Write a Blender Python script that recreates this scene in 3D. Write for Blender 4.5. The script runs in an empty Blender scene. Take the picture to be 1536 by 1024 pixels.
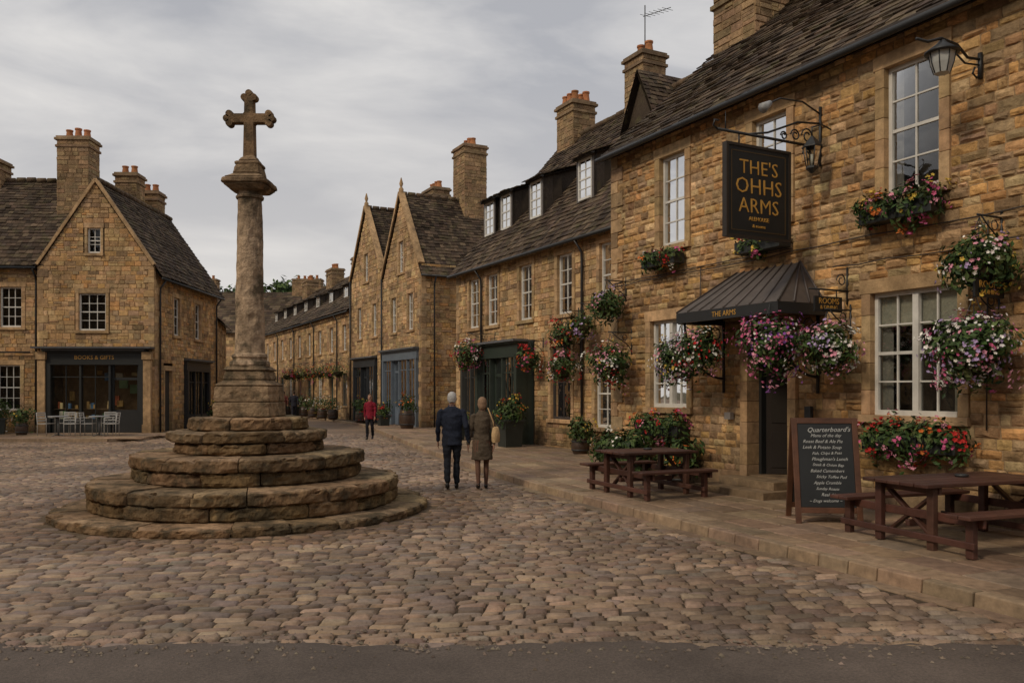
import bpy, math, random
import numpy as np
from mathutils import Vector, Matrix, kdtree, noise
random.seed(11)
R=random.random
def U(a,b): return a+(b-a)*R()
scene=bpy.context.scene
# ------------------------------------------------------------------ materials
MATS={}
def mat(name,rough=.8,ns=6,na=.35,bs=40,bstr=.3,spec=.3,ns2=.6,na2=.35,metal=0,bdist=.01,tint=None,gain=(1,1,1),streak=0,damp=0):
    m=bpy.data.materials.new(name); m.use_nodes=True; nt=m.node_tree; N=nt.nodes; L=nt.links
    b=N['Principled BSDF']
    at=N.new('ShaderNodeAttribute'); at.attribute_name='Col'
    tc=N.new('ShaderNodeTexCoord')
    def noi(s,d=5,vec=None):
        n=N.new('ShaderNodeTexNoise'); n.inputs['Scale'].default_value=s; n.inputs['Detail'].default_value=d
        n.inputs['Roughness'].default_value=.65
        L.new(vec or tc.outputs['Object'],n.inputs['Vector']); return n
    def rng(n,lo,hi):
        r=N.new('ShaderNodeMapRange'); r.inputs['From Min'].default_value=.3; r.inputs['From Max'].default_value=.7
        r.inputs['To Min'].default_value=lo; r.inputs['To Max'].default_value=hi
        L.new(n.outputs['Fac'],r.inputs['Value']); return r
    def mul(x,y):
        q=N.new('ShaderNodeMath'); q.operation='MULTIPLY'; L.new(x,q.inputs[0]); L.new(y,q.inputs[1]); return q.outputs[0]
    f=mul(rng(noi(ns),1-na,1+na*.6).outputs[0],rng(noi(ns2,4),1-na2,1+na2*.5).outputs[0])
    if streak:
        mp=N.new('ShaderNodeMapping'); mp.inputs['Scale'].default_value=(1,1,.16); L.new(tc.outputs['Object'],mp.inputs[0])
        f=mul(f,rng(noi(3.2,6,mp.outputs[0]),1-streak,1+streak*.35).outputs[0])
    if damp:
        sx=N.new('ShaderNodeSeparateXYZ'); L.new(tc.outputs['Object'],sx.inputs[0])
        ad=N.new('ShaderNodeMath'); ad.operation='MULTIPLY_ADD'; L.new(noi(1.6,5).outputs['Fac'],ad.inputs[0]); ad.inputs[1].default_value=-1.6; L.new(sx.outputs['Z'],ad.inputs[2])
        r=N.new('ShaderNodeMapRange'); r.inputs['From Min'].default_value=-.75; r.inputs['From Max'].default_value=.5; r.inputs['To Min'].default_value=1-damp; r.inputs['To Max'].default_value=1; L.new(ad.outputs[0],r.inputs['Value'])
        f=mul(f,r.outputs[0])
    vm=N.new('ShaderNodeVectorMath'); vm.operation='SCALE'; L.new(at.outputs['Color'],vm.inputs[0]); L.new(f,vm.inputs['Scale'])
    gv=N.new('ShaderNodeVectorMath'); gv.operation='MULTIPLY'; L.new(vm.outputs[0],gv.inputs[0]); gv.inputs[1].default_value=gain
    out=gv.outputs[0]
    if tint:
        mx=N.new('ShaderNodeMix'); mx.data_type='RGBA'
        r=N.new('ShaderNodeMapRange'); r.inputs['From Min'].default_value=tint[1]; r.inputs['From Max'].default_value=tint[1]+.12
        r.inputs['To Max'].default_value=tint[2]
        L.new(noi(tint[3],9).outputs['Fac'],r.inputs['Value']); L.new(r.outputs[0],mx.inputs[0])
        L.new(out,mx.inputs[6]); mx.inputs[7].default_value=(*tint[0],1); out=mx.outputs[2]
    L.new(out,b.inputs['Base Color'])
    b.inputs['Roughness'].default_value=rough; b.inputs['Specular IOR Level'].default_value=spec; b.inputs['Metallic'].default_value=metal
    if bstr:
        bn=noi(bs,8); bu=N.new('ShaderNodeBump'); bu.inputs['Strength'].default_value=bstr; bu.inputs['Distance'].default_value=bdist
        L.new(bn.outputs['Fac'],bu.inputs['Height']); L.new(bu.outputs[0],b.inputs['Normal'])
    MATS[name]=m; return m
mat('stone',.9,11,.36,24,1.0,.15,.5,.45,bdist=.024,tint=((.13,.095,.06),.57,.6,1.5),gain=(1.36,1.18,.98),streak=.28,damp=.5)
mat('dressed',.88,7,.34,30,.8,.15,.8,.42,bdist=.016,tint=((.13,.095,.065),.56,.6,2.0),gain=(1.28,1.12,.95),streak=.3,damp=.4)
mat('monument',.92,9,.42,20,1.0,.12,1.5,.5,bdist=.04,tint=((.062,.050,.032),.49,.82,2.6),gain=(1.22,1.04,.87),streak=.35)
mat('slate',.88,16,.4,30,.6,.15,.45,.5,bdist=.012,tint=((.10,.088,.042),.55,.7,2.2),gain=(.80,.70,.61))
mat('sett',.50,20,.3,30,.8,.42,.4,.45,bdist=.014,gain=(1.30,1.10,.93))
mat('flag',.68,9,.34,30,.5,.35,.5,.45,bdist=.012,gain=(1.12,.95,.79))
mat('paint',.45,5,.15,20,.12,.4,.7,.15)
mat('iron',.5,9,.2,60,.15,.5,1,.1)
mat('wood',.5,5,.4,18,.35,.4,1,.3)
mat('leaf',.6,20,.3,0,0,.25,2,.3)
mat('petal',.7,20,.15,0,0,.2,2,.1)
mat('cloth',.9,30,.2,14,.7,.12,4,.2,bdist=.02)
mat('skinm',.6,20,.1,0,0,.3,4,.1)
mat('terra',.85,9,.3,30,.3,.2,1,.2)
mat('interior',.9,3,.4,0,0,.1,1,.2)
mat('lead',.55,6,.25,12,.3,.5,1,.25)
mat('asphalt',.8,60,.4,90,.9,.3,.6,.4,bdist=.009)
mat('earth',.95,12,.4,40,.8,.1,.4,.35,bdist=.02)
m=bpy.data.materials.new('glass'); m.use_nodes=True; nt=m.node_tree; nt.nodes.clear(); N=nt.nodes
o=N.new('ShaderNodeOutputMaterial'); tr=N.new('ShaderNodeBsdfTransparent'); gl=N.new('ShaderNodeBsdfGlossy'); mx=N.new('ShaderNodeMixShader'); fr=N.new('ShaderNodeFresnel')
tr.inputs[0].default_value=(.82,.85,.85,1); gl.inputs['Roughness'].default_value=.03; fr.inputs[0].default_value=1.5
tcx=N.new('ShaderNodeTexCoord'); nz=N.new('ShaderNodeTexNoise'); nz.inputs['Scale'].default_value=2.2; bp=N.new('ShaderNodeBump'); bp.inputs['Strength'].default_value=.15; bp.inputs['Distance'].default_value=.05
nt.links.new(tcx.outputs['Object'],nz.inputs['Vector']); nt.links.new(nz.outputs['Fac'],bp.inputs['Height']); nt.links.new(bp.outputs[0],gl.inputs['Normal'])
nt.links.new(fr.outputs[0],mx.inputs[0]); nt.links.new(tr.outputs[0],mx.inputs[1]); nt.links.new(gl.outputs[0],mx.inputs[2]); nt.links.new(mx.outputs[0],o.inputs[0])
MATS['glass']=m
# ------------------------------------------------------------------ mesh builder
class MB:
    def __init__(s): s.v=[];s.f=[];s.m=[];s.c=[];s.s=[]
    def add(s,vs,fs,m,c,sm=False):
        o=len(s.v); s.v.extend([tuple(v) for v in vs])
        for f in fs: s.f.append(tuple(i+o for i in f)); s.m.append(m); s.c.append(c); s.s.append(sm)
    def box(s,x0,x1,y0,y1,z0,z1,m,c):
        s.hexa([(x0,y0,z0),(x1,y0,z0),(x1,y1,z0),(x0,y1,z0),(x0,y0,z1),(x1,y0,z1),(x1,y1,z1),(x0,y1,z1)],m,c)
    def hexa(s,p,m,c):
        s.add(p,[(3,2,1,0),(4,5,6,7),(0,1,5,4),(1,2,6,5),(2,3,7,6),(3,0,4,7)],m,c)
    def beam(s,p,q,w,h,m,c,up=(0,0,1)):
        p=Vector(p);q=Vector(q);t=(q-p).normalized();u=Vector(up)
        if abs(t.dot(u))>.95:u=Vector((1,0,0))
        a=t.cross(u).normalized();b=a.cross(t)
        a=a*w/2;b=b*h/2
        s.hexa([p-a-b,p+a-b,q+a-b,q-a-b,p-a+b,p+a+b,q+a+b,q-a+b],m,c)
    def tube(s,pts,r,m,c,n=8,r1=None,cap=True):
        pts=[Vector(p) for p in pts]; vs=[];K=len(pts)
        for i,p in enumerate(pts):
            t=(pts[min(i+1,K-1)]-pts[max(i-1,0)]).normalized()
            u=Vector((0,0,1)) if abs(t.z)<.9 else Vector((1,0,0))
            a=t.cross(u).normalized();b=a.cross(t)
            rr=r if r1 is None else r+(r1-r)*i/(K-1)
            for k in range(n):
                th=2*math.pi*k/n; vs.append(p+a*rr*math.cos(th)+b*rr*math.sin(th))
        fs=[(i*n+k,i*n+(k+1)%n,(i+1)*n+(k+1)%n,(i+1)*n+k) for i in range(K-1) for k in range(n)]
        if cap: fs+= [tuple(range(n-1,-1,-1)),tuple(range((K-1)*n,K*n))]
        s.add(vs,fs,m,c,True)
    def lathe(s,prof,cx,cy,n,m,c,sq=None,sm=True):
        vs=[]
        for r,z in prof:
            for k in range(n):
                th=2*math.pi*(k+.5)/n; vs.append((cx+r*math.cos(th),cy+r*math.sin(th),z))
        K=len(prof)
        fs=[(i*n+k,i*n+(k+1)%n,(i+1)*n+(k+1)%n,(i+1)*n+k) for i in range(K-1) for k in range(n)]
        fs+=[tuple(range(n-1,-1,-1)),tuple(range((K-1)*n,K*n))]
        s.add(vs,fs,m,c,sm)
    def build(s,name,parent=None,bevel=0,loc=None,rot=0):
        if not s.f: return None
        me=bpy.data.meshes.new(name); me.from_pydata(s.v,[],s.f)
        names=sorted(set(s.m)); idx={n:i for i,n in enumerate(names)}
        for n in names: me.materials.append(MATS[n])
        me.polygons.foreach_set('material_index',[idx[x] for x in s.m])
        me.polygons.foreach_set('use_smooth',s.s)
        lt=np.zeros(len(me.polygons),dtype=np.int32); me.polygons.foreach_get('loop_total',lt)
        col=np.ones((len(s.c),4),dtype=np.float32); col[:,:3]=np.array([c[:3] for c in s.c])
        at=me.color_attributes.new('Col','FLOAT_COLOR','CORNER')
        at.data.foreach_set('color',np.repeat(col,lt,axis=0).ravel())
        me.update()
        ob=bpy.data.objects.new(name,me); scene.collection.objects.link(ob)
        if parent: ob.parent=parent
        if loc: ob.location=loc
        ob.rotation_euler[2]=rot
        if bevel:
            b=ob.modifiers.new('bevel','BEVEL'); b.width=bevel; b.segments=2; b.limit_method='ANGLE'; b.angle_limit=math.radians(40)
        return ob
def empty(name,loc=(0,0,0),rot=0):
    e=bpy.data.objects.new(name,None); scene.collection.objects.link(e); e.location=loc; e.rotation_euler[2]=rot; e.empty_display_size=.3; return e
class Plane:
    def __init__(s,O,D,N): s.O=O;s.D=D;s.N=N
    def __call__(s,u,n,z): return (s.O[0]+s.D[0]*u+s.N[0]*n, s.O[1]+s.D[1]*u+s.N[1]*n, z)
def pbox(mb,pl,u0,u1,n0,n1,z0,z1,m,c):
    mb.hexa([pl(u0,n0,z0),pl(u1,n0,z0),pl(u1,n1,z0),pl(u0,n1,z0),pl(u0,n0,z1),pl(u1,n0,z1),pl(u1,n1,z1),pl(u0,n1,z1)],m,c)
def vary(c,a=.12,h=.04):
    k=1+U(-a,a); return tuple(max(.005,x*k*(1+U(-h,h))) for x in c)
PAL=[((.47,.325,.175),5),((.41,.295,.175),5),((.50,.325,.155),3),((.54,.42,.265),3),((.34,.26,.175),4),((.25,.175,.105),3),((.43,.275,.135),2)]
PALP=[((.45,.33,.195),5),((.40,.30,.19),5),((.50,.385,.24),3),((.34,.265,.18),3),((.26,.195,.13),2)]
def pick(p):
    t=sum(w for _,w in p)*R()
    for c,w in p:
        t-=w
        if t<=0: return c
    return p[-1][0]
MORT=(.32,.245,.16)
def stone_wall(mb,pl,u0,u1,z0,z1,ops=(),gable=None,h=(.11,.21),l=(.16,.5),pal=PAL,detail=False,dep=(.004,.028),m='stone'):
    zt=gable[0] if gable else z1
    def lim(z):
        if not gable or z<=z1: return u0,u1
        k=(z-z1)/(zt-z1); return u0+(gable[1]-u0)*k, u1+(gable[1]-u1)*k
    br={z0,z1,zt}
    for o in ops:
        for z in (o[2],o[3]):
            if z0<z<zt: br.add(z)
    br=sorted(br); cs=[]
    for a,b in zip(br,br[1:]):
        if b-a<.005: continue
        n=max(1,round((b-a)/((h[0]+h[1])/2))); ws=[U(h[0],h[1]) for _ in range(n)]; k=(b-a)/sum(ws); z=a
        for w in ws: cs.append((z,z+w*k)); z+=w*k
    g=.007
    for c,d in cs:
        zm=(c+d)/2; lc,hc=lim(c); ld,hd=lim(d); iv=[(lc,hc,ld,hd)]
        for o in ops:
            if o[2]<zm<o[3]:
                nv=[]
                for a,b,a2,b2 in iv:
                    if o[1]<=a or o[0]>=b: nv.append((a,b,a2,b2)); continue
                    if o[0]>a: nv.append((a,o[0],a2,o[0]))
                    if o[1]<b: nv.append((o[1],b,o[1],b2))
                iv=nv
        for a,b,a2,b2 in iv:
            mb.add([pl(a,0,c),pl(b,0,c),pl(b2,0,d),pl(a2,0,d)],[(0,1,2,3)],m,MORT)
            x=max(a,a2); e=min(b,b2)
            while x<e-.03:
                w=U(l[0],l[1]); 
                if e-(x+w)<l[0]*.7: w=e-x
                parts=[(c,d)]
                if d-c>.15 and R()<.25: zz=c+(d-c)*U(.35,.65); parts=[(c,zz),(zz,d)]
                for (p,q) in parts:
                    X0,X1,Z0,Z1=x+g,x+w-g,p+g*.8,q-g*.8
                    if X1-X0<.03 or Z1-Z0<.025: continue
                    col=vary(pick(pal),.18,.05); D=U(*dep); j=lambda s=.006:U(-s,s)
                    if detail:
                        ed=.016; du=X1-X0; dz=Z1-Z0
                        fu=[0,ed/du,U(.3,.45),U(.55,.7),1-ed/du,1]; fz=[0,ed/dz,U(.35,.65),1-ed/dz,1]
                        vs=[]
                        for iz,b_ in enumerate(fz):
                            for iu,a_ in enumerate(fu):
                                edge=iz in(0,4) or iu in(0,5)
                                ring=(iz in(1,3) or iu in(1,4)); corner=(iz in(0,1,3,4) and iu in(0,1,4,5))
                                nn=0 if edge else (D*(.45 if corner else .75)+j(.004) if ring else D+U(-.006,.016))
                                vs.append(pl(X0+du*a_+j(.006),nn,Z0+dz*b_+j(.006)))
                        fs=[(iz*6+iu,iz*6+iu+1,(iz+1)*6+iu+1,(iz+1)*6+iu) for iz in range(4) for iu in range(5)]
                        mb.add(vs,fs,m,col)
                    else:
                        ed=.01
                        vs=[pl(X0,0,Z0),pl(X1,0,Z0),pl(X1,0,Z1),pl(X0,0,Z1),
                            pl(X0+ed+j(),D+j(.004),Z0+ed+j(.004)),pl(X1-ed+j(),D+j(.004),Z0+ed+j(.004)),pl(X1-ed+j(),D+j(.004),Z1-ed+j(.004)),pl(X0+ed+j(),D+j(.004),Z1-ed+j(.004))]
                        mb.add(vs,[(4,5,6,7),(0,1,5,4),(1,2,6,5),(2,3,7,6),(3,0,4,7)],m,col)
                x+=w
TRIM=(.43,.32,.20)
def quoins(mb,pl,u,sgn,z0,z1,n=.03,pal=PALP):
    z=z0;i=0
    while z<z1-.12:
        hh=min(U(.24,.34),z1-z); w=.42 if i%2 else .24
        a,b=(u,u+w*sgn) if sgn>0 else (u+w*sgn,u)
        pbox(mb,pl,a,b,-.1,n+U(0,.006),z+.005,z+hh-.005,'dressed',vary(pick(pal),.1)); z+=hh;i+=1
def surround(mb,pl,u0,u1,z0,z1,jw=.15,n=.034,dp=.17,sill=True,lh=.2):
    pbox(mb,pl,u0-jw-.03,u1+jw+.03,-dp,n+.003,z1,z1+lh,'dressed',vary(TRIM,.12))
    if sill: pbox(mb,pl,u0-jw-.02,u1+jw+.02,-dp,n+.05,z0-.11,z0,'dressed',vary(TRIM,.12))
    for a,b in((u0-jw,u0),(u1,u1+jw)):
        z=z0
        while z<z1-.01:
            hh=U(.28,.42)
            if z1-(z+hh)<.15: hh=z1-z
            pbox(mb,pl,a,b,-dp,n+U(-.003,.003),z+.003,z+hh-.003,'dressed',vary(TRIM,.18)); z+=hh
WH=(.66,.63,.57)
def window(tr,wn,pl,u0,u1,z0,z1,cols=2,rows=4,pairs=1,jw=.15,curt=True,col=WH,real=True,sur=True,fw=.055):
    if sur: surround(tr,pl,u0,u1,z0,z1,jw)
    f=fw; n0,n1=-.13,-.07
    pbox(wn,pl,u0,u0+f,n0,n1,z0,z1,'paint',col); pbox(wn,pl,u1-f,u1,n0,n1,z0,z1,'paint',col)
    pbox(wn,pl,u0+f,u1-f,n0,n1,z1-f,z1,'paint',col); pbox(wn,pl,u0+f,u1-f,n0,n1+.03,z0,z0+f*1.3,'paint',col)
    W=(u1-u0-2*f)/pairs
    for p in range(pairs):
        a=u0+f+W*p;b=a+W
        if p: pbox(wn,pl,a-.045,a+.045,n0,n1+.02,z0+f*1.3,z1-f,'paint',col)
        zz0=z0+f*1.3; zz1=z1-f; zm=(zz0+zz1)/2
        if rows>2: pbox(wn,pl,a,b,n0+.005,n1-.01,zm-.022,zm+.022,'paint',col)
        for i in range(1,cols):
            x=a+(b-a)*i/cols; pbox(wn,pl,x-.011,x+.011,-.12,-.085,zz0,zz1,'paint',col)
        for i in range(1,rows):
            if rows>2 and i*2==rows: continue
            z=zz0+(zz1-zz0)*i/rows; pbox(wn,pl,a,b,-.119,-.086,z-.011,z+.011,'paint',col)
    wn.add([pl(u0,-.105,z0),pl(u1,-.105,z0),pl(u1,-.105,z1),pl(u0,-.105,z1)],[(0,1,2,3)],'glass',(1,1,1))
    d=-.75
    A=[pl(u0,-.17,z0),pl(u1,-.17,z0),pl(u1,-.17,z1),pl(u0,-.17,z1),pl(u0-.2,d,z0-.1),pl(u1+.2,d,z0-.1),pl(u1+.2,d,z1+.1),pl(u0-.2,d,z1+.1)]
    wn.add(A,[(4,5,6,7),(0,1,5,4),(1,2,6,5),(2,3,7,6),(3,0,4,7)],'interior',(.045,.035,.027))
    if curt:
        w=(u1-u0)
        for s in (0,1):
            cw=w*U(.10,.22); a=u0+.02 if s==0 else u1-.02-cw; n=10; vs=[]
            for i in range(n+1):
                x=a+cw*i/n; nn=-.2+(.02 if i%2 else -.02)
                vs+= [pl(x,nn,z0),pl(x,nn,z1)]
            wn.add(vs,[(2*i,2*i+2,2*i+3,2*i+1) for i in range(n)],'cloth',vary((.40,.36,.29),.15))
        if R()<.45:
            zb=z1-(z1-z0)*U(.10,.3); wn.add([pl(u0,-.16,zb),pl(u1,-.16,zb),pl(u1,-.16,z1),pl(u0,-.16,z1)],[(0,1,2,3)],'cloth',vary((.4,.36,.29),.1))
SL=[((.125,.10,.078),5),((.155,.125,.095),4),((.10,.082,.07),4),((.20,.165,.125),2),((.07,.056,.045),3)]
def slope(mb,A,B,C,D,c0=.24,c1=.14,w=(.13,.30),pal=SL):
    A,B,C,D=map(Vector,(A,B,C,D)); d=(B-A).normalized(); L=(B-A).length
    S=(D-A)-d*(D-A).dot(d); H=S.length; S.normalize(); Nn=d.cross(S)
    if Nn.z<0: Nn=-Nn
    lo=(D-A).dot(d); hi=(C-A).dot(d); sd=U(0,50)
    def P(u,s,n): 
        sag=noise.noise(Vector((u*.35,s*.4,sd)))*.06
        return A+d*u+S*s+Nn*(n+sag)
    mb.add([P(0,0,-.07),P(L,0,-.07),P(hi,H,-.07),P(lo,H,-.07)],[(0,1,2,3)],'slate',(.05,.04,.03))
    s=0
    while s<H-.02:
        ch=(c0+(c1-c0)*s/H)*U(.9,1.1); e=min(s+ch,H); k=(s+ch*.5)/H; a=lo*k;b=L+(hi-L)*k; u=a+U(-.1,0)
        while u<b:
            ww=U(*w); x0=max(u,a)+.004; x1=min(u+ww,b)-.004; u+=ww
            if x1-x0<.03: continue
            lf=.038+U(-.012,.022); j=U(-.022,.016)
            vs=[P(x0,s-.02+j,lf),P(x1,s-.02+j+U(-.012,.012),lf+U(-.006,.006)),P(x1,e+.02,.010),P(x0,e+.02,.010),P(x0,s-.02+j,lf-.03),P(x1,s-.02+j,lf-.03)]
            mb.add(vs,[(0,1,2,3),(4,5,1,0),(5,2,1),(4,0,3)],'slate',vary(pick(pal),.2))
        s+=ch
def ridge(mb,p,q,c=(.19,.15,.11)):
    p=Vector(p);q=Vector(q);L=(q-p).length;n=max(1,int(L/.42)); 
    for i in range(n):
        a=p.lerp(q,i/n+.004);b=p.lerp(q,(i+1)/n-.004); dz=Vector((0,0,U(-.015,.015))); mb.tube([a+dz,b+dz],.11+U(-.004,.004),'slate',vary(c,.15),8)
def chimney(wl,tr,x,y,w,d,z0,z1,pots=2,ph=.42,rows=1):
    for pl,a in ((Plane((x-w/2,y+d/2),(1,0),(0,1)),w),(Plane((x-w/2,y-d/2),(1,0),(0,-1)),w),(Plane((x-w/2,y-d/2),(0,1),(-1,0)),d),(Plane((x+w/2,y-d/2),(0,1),(1,0)),d)):
        stone_wall(wl,pl,0,a,z0,z1,h=(.13,.22),l=(.2,.45),pal=[((.29,.22,.145),4),((.24,.185,.125),3),((.34,.26,.17),2)])
    for k,(o,h0,h1) in enumerate(((.06,z1-.32,z1-.22),(.09,z1-.02,z1+.08),(.04,z1+.08,z1+.16))):
        tr.box(x-w/2-o,x+w/2+o,y-d/2-o,y+d/2+o,h0,h1,'dressed',vary((.22,.17,.12),.1))
    for i in range(pots):
        for r in range(rows):
            px=x+(i-(pots-1)/2)*(w*.85/max(pots,1)); py=y if rows==1 else y+(r-.5)*d*.5
            r0=min(.14,w*.34/max(1,pots)+.03); hh=ph*U(.85,1.1); zb=z1+.16
            tr.lathe([(r0*1.15,zb),(r0*1.1,zb+.05),(r0*.85,zb+hh*.8),(r0*1.05,zb+hh*.85),(r0*1.05,zb+hh),(r0*.7,zb+hh),(r0*.65,zb+hh-.1)],px,py,12,'terra',vary((.42,.17,.075),.15))
def dormer(wl,tr,wn,rf,x,w0,ze,k,zt,w=.95,k2=.33):
    y=-w0; zb=ze+k*w0; w1=(zt-k2*w0-ze)/(k-k2); y1=-w1; z1=ze+k*w1; h=w/2
    pl=Plane((0,y),(1,0),(0,1))
    for s in(-1,1):
        X=x+s*h
        wl.add([(X,y,zb-.1),(X,y,zt),(X,y1,z1)],[(0,1,2)],'slate',(.095,.085,.078))
    pbox(wn,pl,x-h,x-h+.1,-.1,.02,zb,zt,'paint',(.12,.10,.085)); pbox(wn,pl,x+h-.1,x+h,-.1,.02,zb,zt,'paint',(.12,.10,.085))
    pbox(wn,pl,x-h+.1,x+h-.1,-.1,.03,zb,zb+.08,'paint',(.14,.12,.1)); pbox(wn,pl,x-h+.1,x+h-.1,-.1,.02,zt-.08,zt,'paint',(.12,.10,.085))
    window(tr,wn,Plane((0,y+.1),(1,0),(0,1)),x-h+.1,x+h-.1,zb+.08,zt-.08,2,4,sur=False,fw=.05,curt=R()<.5)
    o=.12
    slope(rf,(x-h-o,y+.22,zt-k2*.22+.03),(x+h+o,y+.22,zt-k2*.22+.03),(x+h+o,y1,z1+.05),(x-h-o,y1,z1+.05),.2,.18)
    tr.box(x-h-.06,x+h+.06,y+.02,y+.14,zt-.06,zt+.02,'paint',(.10,.09,.08))
def gutter(mb,pl,u0,u1,n,z,pipes=(),zb=.12):
    a=pl(u0,n,z);b=pl(u1,n,z); mb.tube([a,b],.055,'iron',(.02,.02,.02),8)
    for u in pipes:
        mb.tube([pl(u,n,z-.03),pl(u,.10,z-.35),pl(u,.09,z-.6),pl(u,.09,zb)],.04,'iron',(.022,.02,.02),8)
GOODS=[(.55,.14,.06),(.6,.42,.2),(.12,.22,.36),(.62,.55,.42),(.2,.28,.14),(.6,.35,.12),(.65,.5,.25)]  # goods colours brightened to stand in for warm light inside the shops
def shopfront(tr,wn,pl,u0,u1,z0,z1,col,bays,fas=.42,riser=.5,n=.12,door=None,fcol=None,glz=1):
    fcol=fcol or col
    pbox(wn,pl,u0-.05,u1+.05,-.2,n+.02,z1-fas,z1,'paint',fcol)
    pbox(wn,pl,u0-.12,u1+.12,-.2,n+.2,z1,z1+.07,'lead',(.12,.12,.125)); pbox(wn,pl,u0-.08,u1+.08,-.2,n+.12,z1-.06,z1,'paint',fcol)
    pbox(wn,pl,u0-.05,u1+.05,-.2,n+.05,z1-fas-.05,z1-fas,'paint',fcol)
    for a in(u0-.02,u1-.16): pbox(wn,pl,a,a+.18,-.2,n+.04,z0,z1-fas-.05,'paint',col)
    W=(u1-u0-.32)/bays
    for i in range(bays):
        a=u0+.16+W*i;b=a+W
        if i: pbox(wn,pl,a-.04,a+.04,-.1,n,z0,z1-fas-.05,'paint',col)
        if door==i:
            pbox(wn,pl,a+.06,b-.06,-.12,-.06,z0,z0+.9,'paint',vary(col,.1)); zr=z0+.9
            pbox(wn,pl,a+.04,a+.12,-.12,-.05,zr,z1-fas-.05,'paint',col); pbox(wn,pl,b-.12,b-.04,-.12,-.05,zr,z1-fas-.05,'paint',col)
            pbox(wn,pl,a+.12,b-.12,-.12,-.05,z1-fas-.65,z1-fas-.55,'paint',col)
            wn.add([pl(a+.04,-.09,zr),pl(b-.04,-.09,zr),pl(b-.04,-.09,z1-fas),pl(a+.04,-.09,z1-fas)],[(0,1,2,3)],'glass',(1,1,1))
        else:
            pbox(wn,pl,a+.04,b-.04,-.1,n-.03,z0,z0+riser,'paint',col); pbox(wn,pl,a+.1,b-.1,n-.03,n-.015,z0+.1,z0+riser-.1,'paint',vary(col,.2))
            zr=z0+riser; zt=z1-fas-.05
            for g in range(1,glz+1):
                x=a+(b-a)*g/(glz+1); pbox(wn,pl,x-.014,x+.014,n-.09,n-.04,zr,zt,'paint',col)
            pbox(wn,pl,a+.04,b-.04,n-.09,n-.04,zt-.5,zt-.46,'paint',col)
            nn=n-.065
            wn.add([pl(a,nn,zr),pl(b,nn,zr),pl(b,nn,zt),pl(a,nn,zt)],[(0,1,2,3)],'glass',(1,1,1))
            for g in range(int((b-a)*11)):
                x=U(a+.1,b-.2); ww=U(.05,.17); hh=U(.08,.33); zz=zr+(0 if R()<.55 else .4); cc=random.choice(GOODS)
                dd=-.06-U(0,.12); pbox(wn,pl,x,x+ww,dd-.08,dd,zz,zz+hh,'interior',cc)
            pbox(wn,pl,a+.05,b-.05,-.4,-.05,zr+.38,zr+.4,'interior',(.22,.14,.08))
    pbox(wn,pl,u0-.1,u1+.1,-1.25,-1.2,z0,z1,'interior',(.17,.10,.05))  # interior colours raised and warmed in place of indoor lamp light
    for g in range(int((u1-u0)*4)):
        x=U(u0+.1,u1-.4); zz=U(z0+.9,z1-.9); pbox(wn,pl,x,x+U(.15,.35),-1.2,-1.12,zz,zz+U(.1,.4),'interior',random.choice(GOODS))
    for uu in(u0,u1): wn.add([pl(uu,-1.2,z0),pl(uu,n-.05,z0),pl(uu,n-.05,z1),pl(uu,-1.2,z1)],[(0,1,2,3)],'interior',(.12,.08,.05))
    wn.add([pl(u0,-1.2,z0+.01),pl(u1,-1.2,z0+.01),pl(u1,n-.1,z0+.01),pl(u0,n-.1,z0+.01)],[(0,1,2,3)],'interior',(.16,.11,.07))
    wn.add([pl(u0,-1.2,z1),pl(u1,-1.2,z1),pl(u1,-.2,z1),pl(u0,-.2,z1)],[(0,1,2,3)],'interior',(.16,.12,.08))
# ------------------------------------------------------------------ foliage
GR=[(.055,.10,.025),(.075,.12,.03),(.04,.075,.02),(.10,.14,.04),(.03,.055,.018),(.085,.10,.035)]
def foliage(mb,c,r,nl,nf,pal,ls=.05,fs=.035,trail=.4,lump=.3):
    c=Vector(c); sd=U(0,100)
    def pt(surf):
        while True:
            d=Vector((U(-1,1),U(-1,1),U(-1,1)))
            if .1<d.length<1: d.normalize(); break
        k=1+lump*2*noise.noise(d*1.8+Vector((sd,0,0)))
        rr=k*(U(.85,1.1) if surf else U(.35,1.05)**.6)
        p=Vector((d.x*r[0]*rr,d.y*r[1]*rr,d.z*r[2]*rr))
        if d.z<-.2 and R()<trail: p.z-=U(0,.6)*r[2]; 
        return c+p,d,k
    def quad(p,d,s,asp):
        nrm=(d+Vector((U(-1,1),U(-1,1),U(-.4,1.2)))*.8).normalized()
        a=nrm.cross(Vector((U(-1,1),U(-1,1),U(-1,1)))).normalized(); b=nrm.cross(a)
        return nrm,a*s,b*s*asp
    for i in range(nl):
        p,d,_=pt(False); s=ls*U(.6,1.3); nn,a,b=quad(p,d,s,.45)
        col=vary(random.choice(GR),.25)
        mb.add([p-a,p-a*.1+b,p+a+nn*s*-.25,p-a*.1-b],[(0,1,2,3)],'leaf',col)
    seeds=[(pt(True),random.choice(pal)) for _ in range(max(1,nf//6))]
    for i in range(nf):
        (p0,d0,k0),cc=random.choice(seeds)
        p=p0+Vector((U(-1,1),U(-1,1),U(-1,1)))*min(r)*.28; q=(p-c); 
        d=Vector((q.x/r[0],q.y/r[1],q.z/r[2]));L=d.length or 1
        if L<.93*k0: p=c+q*(U(.95,1.1)*k0/L)
        d.normalize(); s=fs*U(.5,1.2); nn,a,b=quad(p,d*1.2,s,U(.7,1)); p=p+nn*.01
        col=vary(cc,.2)
        vs=[p+nn*-.3*s]; K=10
        for k in range(K):
            th=2*math.pi*k/K; rr=1 if k%2==0 else .68
            vs.append(p+a*rr*math.cos(th)+b*rr*math.sin(th)+nn*(.15*s*(k%2)))
        mb.add(vs,[(0,k+1,(k+1)%K+1) for k in range(K)],'petal',col)
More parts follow.
